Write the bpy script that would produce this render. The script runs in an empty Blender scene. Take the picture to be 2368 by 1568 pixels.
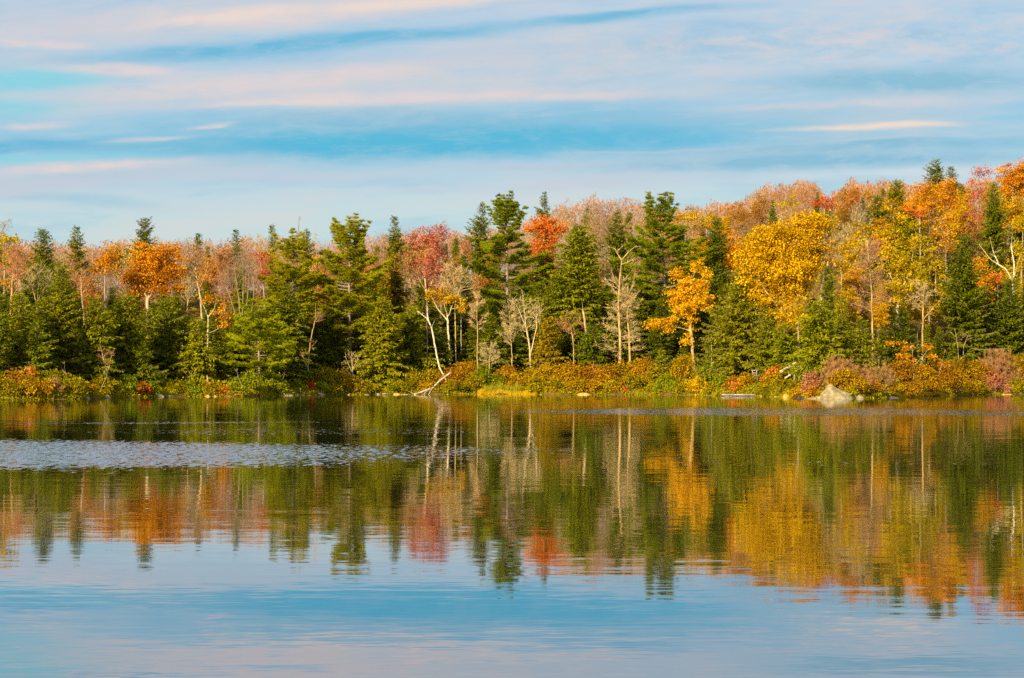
import bpy, math, random
import numpy as np
C = bpy.context.scene

# ------------------------------------------------------------------ camera, sky, sun, exposure
F, HZ, CX, CAMH = 4679.0, 865.0, 1183.5, 2.5        # focal length, horizon and centre in the photo's viewing pixels; eye height in m
cam = bpy.data.cameras.new('camera')
co = bpy.data.objects.new('camera', cam); C.collection.objects.link(co)
co.location = (0, 0, CAMH); co.rotation_euler = (math.pi / 2, 0, 0)
cam.sensor_width = 36; cam.lens = F / 2367 * 36; cam.shift_y = (HZ - 784) / 2367
cam.clip_start = .1; cam.clip_end = 5000
C.camera = co
C.view_settings.view_transform = 'Standard'; C.view_settings.look = 'None'
EXPO = .96
C.view_settings.exposure = EXPO; C.view_settings.gamma = 1; C.view_settings.use_curve_mapping = False
C.cycles.use_denoising = False; C.render.filter_size = 2.5
C.cycles.max_bounces = 6; C.cycles.diffuse_bounces = 3; C.cycles.glossy_bounces = 2; C.cycles.transmission_bounces = 3
C.cycles.transparent_max_bounces = 4

SUN_EL, SUN_AZ = 24.0, 30.0                          # sun behind the viewer, over the left shoulder
sl = bpy.data.lights.new('sun', 'SUN'); so = bpy.data.objects.new('sun', sl); C.collection.objects.link(so)
sl.energy = 5.0; sl.angle = math.radians(.5); sl.color = (1.0, .83, .53)
so.rotation_euler = (math.radians(90 - SUN_EL), 0, math.radians(-SUN_AZ))
so.location = (-60, -60, 60)


def lin(r, g, b):
    f = lambda c: c / 12.92 if c <= .04045 else ((c + .055) / 1.055) ** 2.4
    return tuple(f(v / 255) for v in (r, g, b))


def nd(nt, typ, **kw):
    n = nt.nodes.new(typ)
    for k, v in kw.items():
        if k.startswith('i'):
            key = k[1:]
            n.inputs[int(key) if key.isdigit() else key].default_value = v
        else:
            setattr(n, k, v)
    return n


def mth(nt, op, a, b=None, clamp=False):
    n = nt.nodes.new('ShaderNodeMath'); n.operation = op; n.use_clamp = clamp
    for i, v in enumerate((a, b)):
        if v is None: continue
        if isinstance(v, (int, float)): n.inputs[i].default_value = v
        else: nt.links.new(v, n.inputs[i])
    return n.outputs[0]


def mixc(nt, fac, a, b, blend='MIX'):
    n = nt.nodes.new('ShaderNodeMix'); n.data_type = 'RGBA'; n.blend_type = blend
    for sock, v in ((n.inputs[0], fac), (n.inputs[6], a), (n.inputs[7], b)):
        if isinstance(v, (int, float)): sock.default_value = v
        elif isinstance(v, tuple): sock.default_value = (*v[:3], 1)
        else: nt.links.new(v, sock)
    return n.outputs[2]


def noise(nt, vec, scale=1., detail=2., rough=.5, out=0):
    n = nt.nodes.new('ShaderNodeTexNoise'); n.inputs['Scale'].default_value = scale
    n.inputs['Detail'].default_value = detail; n.inputs['Roughness'].default_value = rough
    if vec is not None: nt.links.new(vec, n.inputs['Vector'])
    return n.outputs[out]


def mapr(nt, v, a, b, c=0., d=1., smooth=True):
    n = nt.nodes.new('ShaderNodeMapRange'); n.interpolation_type = 'SMOOTHSTEP' if smooth else 'LINEAR'
    nt.links.new(v, n.inputs[0])
    for i, x in enumerate((a, b, c, d)): n.inputs[i + 1].default_value = x
    return n.outputs[0]


def comb(nt, x, y, z=0.):
    n = nt.nodes.new('ShaderNodeCombineXYZ')
    for i, v in enumerate((x, y, z)):
        if isinstance(v, (int, float)): n.inputs[i].default_value = v
        else: nt.links.new(v, n.inputs[i])
    return n.outputs[0]


def ellipse(nt, vec, cx, cy, rx, ry, tilt):
    """squared elliptical distance of vec (x, y) from a tilted ellipse"""
    m = nt.nodes.new('ShaderNodeMapping'); m.vector_type = 'TEXTURE'
    m.inputs['Location'].default_value = (cx, cy, 0); m.inputs['Rotation'].default_value = (0, 0, tilt)
    m.inputs['Scale'].default_value = (rx, ry, 1); nt.links.new(vec, m.inputs['Vector'])
    d = nt.nodes.new('ShaderNodeVectorMath'); d.operation = 'DOT_PRODUCT'
    nt.links.new(m.outputs[0], d.inputs[0]); nt.links.new(m.outputs[0], d.inputs[1])
    return d.outputs['Value']


# sky: the Nishita sky under a sheet of stratus streaks laid out by azimuth and elevation
SKY_STRENGTH = .10
w = bpy.data.worlds.new('World'); C.world = w; w.use_nodes = True
nt = w.node_tree; nt.nodes.clear()
wo = nd(nt, 'ShaderNodeOutputWorld'); bg = nd(nt, 'ShaderNodeBackground'); bg.inputs[1].default_value = SKY_STRENGTH
nt.links.new(bg.outputs[0], wo.inputs[0])
sky = nd(nt, 'ShaderNodeTexSky', sky_type='NISHITA', sun_disc=False)
sky.sun_elevation = math.radians(SUN_EL); sky.sun_rotation = math.radians(180 + SUN_AZ)
tc = nd(nt, 'ShaderNodeTexCoord'); sep = nd(nt, 'ShaderNodeSeparateXYZ'); nt.links.new(tc.outputs['Generated'], sep.inputs[0])
yy = mth(nt, 'MAXIMUM', mth(nt, 'ABSOLUTE', sep.outputs[1]), .08)
U = mth(nt, 'DIVIDE', sep.outputs[0], yy); V = mth(nt, 'DIVIDE', sep.outputs[2], yy)      # tangents of azimuth and elevation
U = mth(nt, 'ADD', mth(nt, 'MULTIPLY', U, F / 100), CX / 100)
V = mth(nt, 'ADD', mth(nt, 'MULTIPLY', V, -F / 100), HZ / 100)
UV0 = comb(nt, U, V)
wn = noise(nt, comb(nt, mth(nt, 'MULTIPLY', U, .22), mth(nt, 'MULTIPLY', V, 1.1)), 1.0, 4, .55, 1)
ws = nd(nt, 'ShaderNodeSeparateColor'); nt.links.new(wn, ws.inputs[0])
U1 = mth(nt, 'ADD', U, mth(nt, 'MULTIPLY', mth(nt, 'SUBTRACT', ws.outputs[0], .5), 2.2))
V1 = mth(nt, 'ADD', V, mth(nt, 'MULTIPLY', mth(nt, 'SUBTRACT', ws.outputs[1], .5), .42))
UV = comb(nt, U1, V1)
shear = mth(nt, 'ADD', V1, mth(nt, 'MULTIPLY', U1, .045))
streak = noise(nt, comb(nt, mth(nt, 'MULTIPLY', U1, .17), mth(nt, 'MULTIPLY', shear, 1.05)), 1.0, 5, .58)
fleck = noise(nt, comb(nt, mth(nt, 'MULTIPLY', U1, 1.0), mth(nt, 'MULTIPLY', shear, 2.6)), 1.0, 4, .6)
SKG = 1 / (SKY_STRENGTH * 2 ** EXPO)                # colours as they show at this exposure
S = lambda *c: tuple(v * SKG for v in lin(*c))
rp = nd(nt, 'ShaderNodeValToRGB'); rp.color_ramp.interpolation = 'B_SPLINE'
nt.links.new(mapr(nt, mth(nt, 'ADD', V1, mth(nt, 'MULTIPLY', U1, .02)), -6., 9., 0., 1., False), rp.inputs[0])
stops = [(-6, (165, 190, 222)), (-.5, (196, 205, 220)), (.4, (188, 204, 219)), (1.2, (158, 196, 220)), (1.9, (180, 202, 218)), (2.4, (170, 199, 220)),
         (3.0, (140, 193, 219)), (3.5, (124, 189, 218)), (4.0, (158, 197, 218)), (4.6, (188, 208, 218)), (5.2, (188, 212, 216)), (6.5, (190, 212, 214)), (9, (190, 205, 208))]
el = rp.color_ramp.elements
while len(el) < len(stops): el.new(.5)
for e, (p, c) in zip(el, stops): e.position = (p + 6) / 15; e.color = (*lin(*c), 1)
vs = nd(nt, 'ShaderNodeVectorMath', operation='SCALE'); nt.links.new(rp.outputs[0], vs.inputs[0]); vs.inputs['Scale'].default_value = SKG
col = mixc(nt, .9, sky.outputs[0], vs.outputs[0])
col = mixc(nt, mth(nt, 'MULTIPLY', mapr(nt, streak, .44, .68), .38), col, S(228, 214, 210))
col = mixc(nt, mth(nt, 'MULTIPLY', mapr(nt, streak, .5, .30), .36), col, S(120, 186, 219))
PINK, PEACH, LAV, BLUE, CYAN, PALE, MID = S(226, 213, 213), S(238, 219, 207), S(196, 204, 218), S(112, 186, 219), S(92, 186, 218), S(142, 211, 226), S(140, 192, 216)
CREAM, GREYC = S(213, 209, 210), S(192, 205, 217)
bands = [  (10.0, 1.78, 7.0, .40, -.05, .58, CREAM), (4.2, .42, 5.2, .42, -.07, .6, CREAM), (16.5, .85, 5.5, .35, -.02, .4, GREYC), (3.6, 2.25, 3.6, .20, -.03, .55, CREAM), (2.2, 4.05, 4.2, .26, -.02, .55, GREYC), (13.0, 2.15, 5.0, .20, -.02, .5, CREAM), (19.5, 2.6, 4.5, .22, -.04, .5, GREYC),
    # x, y, half length, half height, slope, strength, colour  (hundreds of viewing pixels)
    (6.0, .35, 5.0, .22, -.06, .8, PINK), (5.2, .42, 2.0, .10, -.10, .7, PEACH), (9.5, .05, 4.0, .12, -.05, .7, PEACH), (1.0, 1.0, 1.4, .12, .06, .8, PINK), (1.6, .5, 2.2, .3, .1, .5, LAV),
    (6.2, 1.06, 3.7, .19, -.075, 1.2, BLUE), (9.0, .84, 2.4, .13, -.05, .9, BLUE), (14.4, .38, 2.8, .12, -.09, .9, BLUE), (3.0, 1.4, 1.6, .1, -.05, .5, MID),
    (.7, 1.85, 1.6, .24, .0, 1.4, PALE), (.2, 2.5, 1.5, .25, .0, .85, PALE), (2.8, 1.65, 1.5, .14, .04, .9, PINK), (5.0, 2.0, 3.5, .22, -.05, .5, PINK),
    (8.0, 1.75, 3.4, .16, -.12, .6, PINK), (11, 1.3, 3.5, .25, -.04, .45, LAV), (7.8, 2.34, 3.8, .14, -.045, .9, PINK), (12.5, 2.2, 3.0, .12, -.02, .6, PINK), (7.0, 2.42, 1.6, .06, -.03, .6, PEACH),
    (11.0, 2.88, 6.4, .40, -.01, .85, MID), (4.6, 3.4, 5.0, .16, .02, .85, MID), (9.6, 3.34, 6.0, .38, -.015, 1.0, CYAN), (13.5, 3.2, 4.2, .26, -.03, .7, CYAN), (0.3, 3.35, 2.0, .13, -.06, .95, BLUE), (1.3, 3.62, 2.2, .14, -.02, .8, PALE),
    (1.0, 2.9, .8, .06, -.05, .75, PINK), (5.0, 2.94, .55, .05, -.08, .7, PINK), (3.4, 3.2, 1.0, .055, -.04, .7, PINK), (1.8, 3.85, 3.0, .16, -.05, .85, PINK), (.8, 4.25, 2.6, .18, -.03, .8, LAV),
    (1.6, 4.62, 2.0, .13, .05, .42, MID), (6.5, 4.1, 2.5, .12, .02, .6, LAV), (13, 3.85, 3.6, .07, -.055, .6, LAV), (15.8, 3.46, 2.4, .04, -.05, .6, LAV), (20.5, 3.34, 4.4, .15, -.03, .85, MID), (19.0, 3.72, 4.8, .20, -.03, .95, MID),
    (20.3, 2.9, 1.9, .075, -.04, .95, PEACH), (21.5, 3.15, 3.0, .04, -.05, .5, LAV), (21, 1.9, 3.6, .28, -.02, 1.0, MID), (19.5, 2.42, 3.0, .10, -.03, .55, PINK), (13.5, 4.25, 4.5, .16, -.04, .5, LAV), (22.0, 3.97, 4.0, .10, -.05, .8, S(206, 220, 226)), (16, 1.0, 2.0, .2, -.02, .3, MID)]
fr = mth(nt, 'MULTIPLY', mth(nt, 'ADD', mth(nt, 'MULTIPLY', streak, 1.3), .35), mapr(nt, fleck, .32, .62, .62, 1.15))
for (bx, by, rx, ry, sl_, st, c) in bands:
    d2 = ellipse(nt, UV, bx, by, rx, ry, math.atan(sl_))
    g = mth(nt, 'EXPONENT', mth(nt, 'MULTIPLY', mth(nt, 'POWER', d2, 1.3), -.9))
    col = mixc(nt, mth(nt, 'MULTIPLY', mth(nt, 'MULTIPLY', g, st), fr, True), col, c)
wisp = noise(nt, comb(nt, mth(nt, 'MULTIPLY', U1, .55), mth(nt, 'MULTIPLY', mth(nt, 'ADD', V1, mth(nt, 'MULTIPLY', U1, .07)), 3.6)), 1.0, 6, .66)
hi = mapr(nt, V, 4.6, 3.2)
col = mixc(nt, mth(nt, 'MULTIPLY', mth(nt, 'MULTIPLY', mapr(nt, wisp, .50, .72), hi), .16), col, S(230, 218, 214))
col = mixc(nt, mth(nt, 'MULTIPLY', mth(nt, 'MULTIPLY', mapr(nt, wisp, .48, .30), hi), .12), col, S(136, 188, 218))
# mottled altocumulus, upper right
gm = mth(nt, 'EXPONENT', mth(nt, 'MULTIPLY', ellipse(nt, UV, 20.0, .95, 6.0, .6, -.02), -1.))
col = mixc(nt, mth(nt, 'MULTIPLY', mth(nt, 'MULTIPLY', gm, mapr(nt, fleck, .46, .66)), .75), col, S(218, 210, 216))
col = mixc(nt, mth(nt, 'MULTIPLY', mth(nt, 'MULTIPLY', gm, mapr(nt, fleck, .48, .30)), .6), col, S(150, 192, 218))
nt.links.new(col, bg.inputs[0])
w.cycles.sampling_method = 'MANUAL'; w.cycles.sample_map_resolution = 256

# ------------------------------------------------------------------ helpers
R0 = np.random.default_rng(7)


def link(o): C.collection.objects.link(o); return o


def mesh(name, V_, Q, mat, parent=None, tint=None, smooth=False, tris=False):
    V_ = np.asarray(V_, np.float32).reshape(-1, 3); k = 3 if tris else 4
    Q = np.asarray(Q, np.int32).reshape(-1, k)
    me = bpy.data.meshes.new(name)
    me.vertices.add(len(V_)); me.vertices.foreach_set('co', V_.ravel())
    me.loops.add(Q.size); me.loops.foreach_set('vertex_index', Q.ravel())
    me.polygons.add(len(Q)); me.polygons.foreach_set('loop_start', np.arange(0, Q.size, k, dtype=np.int32))
    if tint is not None:
        a = me.attributes.new('tint', 'FLOAT', 'FACE'); a.data.foreach_set('value', np.asarray(tint, np.float32))
    me.update(calc_edges=True)
    if smooth: me.shade_smooth()
    me.materials.append(mat)
    o = bpy.data.objects.new(name, me); link(o)
    if parent is not None: o.parent = parent
    return o


def tag(o, label=None, cat=None, group=None, kind=None):
    for k, v in (('label', label), ('category', cat), ('group', group), ('kind', kind)):
        if v: o[k] = v
    return o


def thing(name, label, cat, loc, group=None, rz=0):
    o = bpy.data.objects.new(name, None); link(o); o.location = loc; o.rotation_euler = (0, 0, rz)
    o.empty_display_size = .5
    return tag(o, label, cat, group)


def nrm(a): return a / np.maximum(np.linalg.norm(a, axis=-1, keepdims=True), 1e-9)


class Tubes:
    def __init__(s): s.v = []; s.q = []; s.n = 0

    def add(s, P, r, k=5):
        P = np.asarray(P, float); r = np.asarray(r, float); n = len(P)
        T = nrm(np.gradient(P, axis=0)); a = nrm(P[-1] - P[0])
        ref = np.array([0, 1., 0]) if abs(a[1]) < .8 else np.array([1., 0, 0])
        A = nrm(np.cross(T, ref)); B = np.cross(T, A)
        th = np.arange(k) * 2 * math.pi / k
        ring = P[:, None] + r[:, None, None] * (np.cos(th)[None, :, None] * A[:, None] + np.sin(th)[None, :, None] * B[:, None])
        i = np.arange(n - 1)[:, None] * k; j = np.arange(k)[None]; j2 = (j + 1) % k
        q = np.stack([i + j, i + j2, i + k + j2, i + k + j], -1).reshape(-1, 4) + s.n
        s.v.append(ring.reshape(-1, 3)); s.q.append(q); s.n += n * k

    def build(s, name, mat, parent): return mesh(name, np.concatenate(s.v), np.concatenate(s.q), mat, parent, smooth=True)


class Blades:
    """leaf- and needle-sized kites"""
    def __init__(s): s.v = []; s.t = []

    def add(s, base, d, n, L, W, tint, mid=.45):
        side = nrm(np.cross(d, n)); L = np.broadcast_to(L, len(base))[:, None]; W = np.broadcast_to(W, len(base))[:, None]
        m = base + d * L * mid
        s.v.append(np.stack([base, m + side * W / 2, base + d * L, m - side * W / 2], 1))
        s.t.append(np.broadcast_to(tint, len(base)))

    def build(s, name, mat, parent):
        v = np.concatenate(s.v); t = np.concatenate(s.t)
        return mesh(name, v.reshape(-1, 3), np.arange(len(v) * 4), mat, parent, t)


def unit(rng, n): return nrm(rng.normal(size=(n, 3)))


# ------------------------------------------------------------------ materials
def new_mat(name):
    m = bpy.data.materials.new(name); m.use_nodes = True; m.node_tree.nodes.clear(); return m, m.node_tree


def leaf_mat(name, c1, c2, trans=.3, var=.10):
    m, t = new_mat(name)
    out = nd(t, 'ShaderNodeOutputMaterial'); at = nd(t, 'ShaderNodeAttribute', attribute_name='tint')
    oi = nd(t, 'ShaderNodeObjectInfo')
    c = mixc(t, at.outputs['Fac'], c1, c2)
    hs = nd(t, 'ShaderNodeHueSaturation'); t.links.new(c, hs.inputs['Color'])
    t.links.new(mapr(t, oi.outputs['Random'], 0, 1, .5 - var * .12, .5 + var * .12, False), hs.inputs['Hue'])
    t.links.new(mapr(t, oi.outputs['Random'], 0, 1, 1 + var, 1 - var, False), hs.inputs['Value'])
    df = nd(t, 'ShaderNodeBsdfDiffuse'); tr = nd(t, 'ShaderNodeBsdfTranslucent'); mx = nd(t, 'ShaderNodeMixShader'); mx.inputs[0].default_value = trans
    t.links.new(hs.outputs[0], df.inputs[0]); t.links.new(hs.outputs[0], tr.inputs[0])
    t.links.new(df.outputs[0], mx.inputs[1]); t.links.new(tr.outputs[0], mx.inputs[2]); t.links.new(mx.outputs[0], out.inputs[0])
    return m


def rough_mat(name, c1, c2, scale=(3, 3, 1.2), detail=4, lo=.4, hi=.6, c3=None, bands=None, bump=.0):
    m, t = new_mat(name)
    out = nd(t, 'ShaderNodeOutputMaterial'); df = nd(t, 'ShaderNodeBsdfDiffuse'); tcn = nd(t, 'ShaderNodeTexCoord')
    mp = nd(t, 'ShaderNodeMapping'); mp.inputs['Scale'].default_value = scale; t.links.new(tcn.outputs['Object'], mp.inputs[0])
    nz = noise(t, mp.outputs[0], 1, detail, .6)
    c = mixc(t, mapr(t, nz, lo, hi), c1, c2)
    if c3:
        mp2 = nd(t, 'ShaderNodeMapping'); mp2.inputs['Scale'].default_value = bands; t.links.new(tcn.outputs['Object'], mp2.inputs[0])
        c = mixc(t, mapr(t, noise(t, mp2.outputs[0], 1, 3, .6), .58, .66), c, c3)
    t.links.new(c, df.inputs[0])
    if bump:
        b = nd(t, 'ShaderNodeBump'); b.inputs['Strength'].default_value = bump; b.inputs['Distance'].default_value = .1
        t.links.new(nz, b.inputs['Height']); t.links.new(b.outputs[0], df.inputs['Normal'])
    t.links.new(df.outputs[0], out.inputs[0])
    return m


M = {
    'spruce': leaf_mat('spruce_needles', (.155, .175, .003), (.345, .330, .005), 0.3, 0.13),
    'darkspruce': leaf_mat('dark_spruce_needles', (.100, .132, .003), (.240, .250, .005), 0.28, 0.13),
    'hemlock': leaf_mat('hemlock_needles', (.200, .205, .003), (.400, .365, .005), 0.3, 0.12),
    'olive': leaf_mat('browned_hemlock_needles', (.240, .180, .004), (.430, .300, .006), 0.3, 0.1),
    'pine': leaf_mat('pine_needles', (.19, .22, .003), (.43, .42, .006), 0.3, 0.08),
    'bluepine': leaf_mat('cool_pine_needles', (.130, .172, .004), (.310, .320, .008), 0.3, 0.1),
    'goldpine': leaf_mat('golden_green_pine_needles', (.215, .210, .004), (.440, .390, .006), 0.3, 0.1),
    'orange': leaf_mat('orange_leaves', (.38, .13, .004), (.80, .36, .010), 0.35, 0.06),
    'yellow': leaf_mat('yellow_leaves', (.50, .25, .004), (.86, .50, .012), 0.35, 0.04),
    'gold': leaf_mat('gold_leaves', (.36, .20, .003), (.80, .48, .006), 0.38, 0.05),
    'green_gold': leaf_mat('green_gold_leaves', (.27, .22, .004), (.64, .45, .008), 0.38, 0.07),
    'red': leaf_mat('rose_red_leaves', (.36, .075, .045), (.60, .17, .10), 0.3, 0.06),
    'vermilion': leaf_mat('vermilion_leaves', (.58, .12, .015), (.78, .25, .03), 0.35, 0.05),
    'scarlet': leaf_mat('scarlet_leaves', (.38, .045, .010), (.54, .10, .016), 0.3, 0.08),
    'rust': leaf_mat('rusty_leaves', (.30, .115, .014), (.52, .24, .035), 0.3, 0.1),
    'peach': leaf_mat('peach_twigs', (.36, .15, .045), (.56, .27, .095), 0.2, 0.1),
    'pink': leaf_mat('pinkish_twigs', (.25, .115, .055), (.46, .24, .125), 0.2, 0.12),
    'tan': leaf_mat('tan_twigs', (.42, .30, .125), (.66, .49, .23), 0.2, 0.1),
    'grey': leaf_mat('grey_twigs', (.24, .165, .10), (.40, .285, .18), 0.2, 0.12),
    'shrub_olive': leaf_mat('olive_shrub_leaves', (.13, .115, .003), (.38, .275, .006), 0.3, 0.1),
    'shrub_green': leaf_mat('green_shrub_leaves', (.13, .165, .004), (.29, .29, .008), 0.3, 0.1),
    'shrub_gold': leaf_mat('golden_brown_shrub_leaves', (.24, .125, .003), (.50, .30, .006), 0.3, 0.1),
    'shrub_rust': leaf_mat('rust_brown_shrub_leaves', (.24, .105, .005), (.44, .215, .010), 0.3, 0.08),
    'shrub_pink': leaf_mat('pinkish_brown_twigs', (.30, .145, .05), (.48, .27, .095), 0.25, 0.1),
    'shrub_rose': leaf_mat('dusty_rose_leaves', (.36, .12, .055), (.52, .21, .10), 0.3, 0.06),
    'grass': leaf_mat('golden_grass_blades', (.50, .31, .006), (.74, .48, .015), 0.35, 0.05),
    'greengrass': leaf_mat('green_rush_blades', (.25, .24, .015), (.42, .36, .025), .35, .05),
    'bark': rough_mat('grey_brown_bark', (.12, .085, .05), (.26, .19, .11), (6, 6, 1.5)),
    'pinebark': rough_mat('pine_bark', (.16, .115, .085), (.30, .22, .165), (5, 5, 1.2)),
    'tanbark': rough_mat('tan_bark', (.25, .165, .06), (.44, .31, .13), (5, 5, 1.0)),
    'palebark': rough_mat('pale_limb_bark', (.30, .21, .10), (.48, .36, .20), (4, 4, 1.2)),
    'birch': rough_mat('white_birch_bark', (.42, .32, .19), (.62, .51, .35), (5, 5, 3), c3=(.12, .09, .06), bands=(1.6, 1.6, 3.4)),
    'greybark': rough_mat('grey_bark', (.20, .15, .095), (.34, .26, .17), (5, 5, 1.2)),
    'stone': rough_mat('pale_granite', (.20, .145, .06), (.36, .27, .13), (1.6, 1.6, 2.4), 6, .36, .66, c3=(.22, .19, .14), bands=(1.1, 1.1, 4.5), bump=.5),
    'granite': rough_mat('warm_granite', (.20, .155, .075), (.33, .265, .145), (2.2, 2.2, 3), 6, .36, .66, c3=(.16, .13, .085), bands=(1.4, 1.4, 6), bump=.6),
    'darkstone': rough_mat('dark_wet_rock', (.035, .030, .025), (.09, .075, .06), (2, 2, 3), 5, bump=.4),
    'ochrestone': rough_mat('ochre_rock', (.34, .20, .04), (.50, .33, .11), (3, 3, 4), 5, bump=.4),
    'wood': rough_mat('weathered_planks', (.26, .21, .18), (.42, .36, .32), (1.2, 7, 7), 4),
    'palewood': rough_mat('pale_planks', (.40, .32, .19), (.58, .48, .31), (2, 2, 2), 4),
    'darkwood': rough_mat('dark_boards', (.10, .09, .06), (.20, .18, .12), (3, 3, 3), 4),
    'driftwood': rough_mat('bleached_driftwood', (.34, .26, .17), (.54, .45, .34), (3, 3, 3), 4),
}

# ------------------------------------------------------------------ ground and water
SH = np.array([[-900, 215], [-300, 205], [-60, 193], [60, 196], [190, 201], [280, 213], [420, 222], [560, 222], [700, 236], [880, 243], [1000, 245], [1150, 247], [1300, 243], [1450, 242],
               [1600, 236], [1690, 228], [1760, 224], [1830, 211], [1890, 203], [1960, 203], [2040, 208], [2130, 222], [2240, 240], [2367, 246], [2700, 240], [3400, 230]], float)


def shore(px): return np.interp(px, SH[:, 0], SH[:, 1])


def ground(x, Y):
    """ground height: near bank, lake bed, far bank, and the hill that climbs from left to right"""
    x = np.asarray(x, float); Y = np.asarray(Y, float)
    px = CX + x / np.maximum(Y, 30) * F
    d = Y - shore(px) - .5 * np.sin(x * .9) - .35 * np.sin(x * 2.3 + 1)
    crest = np.interp(px, [-900, 0, 600, 1100, 1400, 1750, 2367, 3400], [12.5, 13, 14, 17.5, 20.5, 24.5, 29, 30])
    s = np.clip((d - 4) / 105, 0, 1); s = s * s * (3 - 2 * s)
    up = .12 + .55 * (1 - np.exp(-np.maximum(d, 0) / 1.5)) + crest * s + np.minimum(np.maximum(d, 0), 60) * .012
    up = up + .12 * np.sin(x * .7 + Y * .5) * np.clip(d / 6, 0, 1)
    near = .9 * np.clip((7 - Y) / 4, -1.6, 1)
    bed = np.where(Y < 60, np.maximum(near, -1.4), -1.4)
    return np.where(d > 0, up, np.maximum(-1.4, np.where(d > -4, d * .3, bed)))


def gz(x, Y): return float(ground(x, Y))
def X(px, Y): return (px - CX) / F * Y
def Z(py, Y): return CAMH + (HZ - py) / F * Y


def terrain():
    xs = np.concatenate([np.linspace(-1500, -110, 24), np.linspace(-100, 100, 260), np.linspace(110, 1500, 24)])
    ys = np.concatenate([np.linspace(-60, 14, 24), np.linspace(20, 180, 16), np.linspace(184, 262, 150), np.linspace(265, 380, 60), np.linspace(400, 2600, 24)])
    gx, gy = np.meshgrid(xs, ys); z = ground(gx, gy)
    n = len(xs); i = (np.arange(len(ys) - 1)[:, None] * n + np.arange(n - 1)[None]).ravel()
    m, t = new_mat('leaf_litter_ground')
    out = nd(t, 'ShaderNodeOutputMaterial'); df = nd(t, 'ShaderNodeBsdfDiffuse'); g = nd(t, 'ShaderNodeNewGeometry')
    n1 = noise(t, g.outputs['Position'], .35, 5, .6); n2 = noise(t, g.outputs['Position'], 3.0, 3, .6)
    c = mixc(t, mapr(t, n1, .35, .65), (.045, .040, .012), (.16, .095, .025)); c = mixc(t, mapr(t, n2, .45, .7), c, (.24, .14, .04))
    t.links.new(c, df.inputs[0]); t.links.new(df.outputs[0], out.inputs[0])
    o = mesh('ground', np.stack([gx, gy, z], -1), np.stack([i, i + 1, i + n + 1, i + n], -1), m, smooth=True)
    o['kind'] = 'structure'


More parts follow.
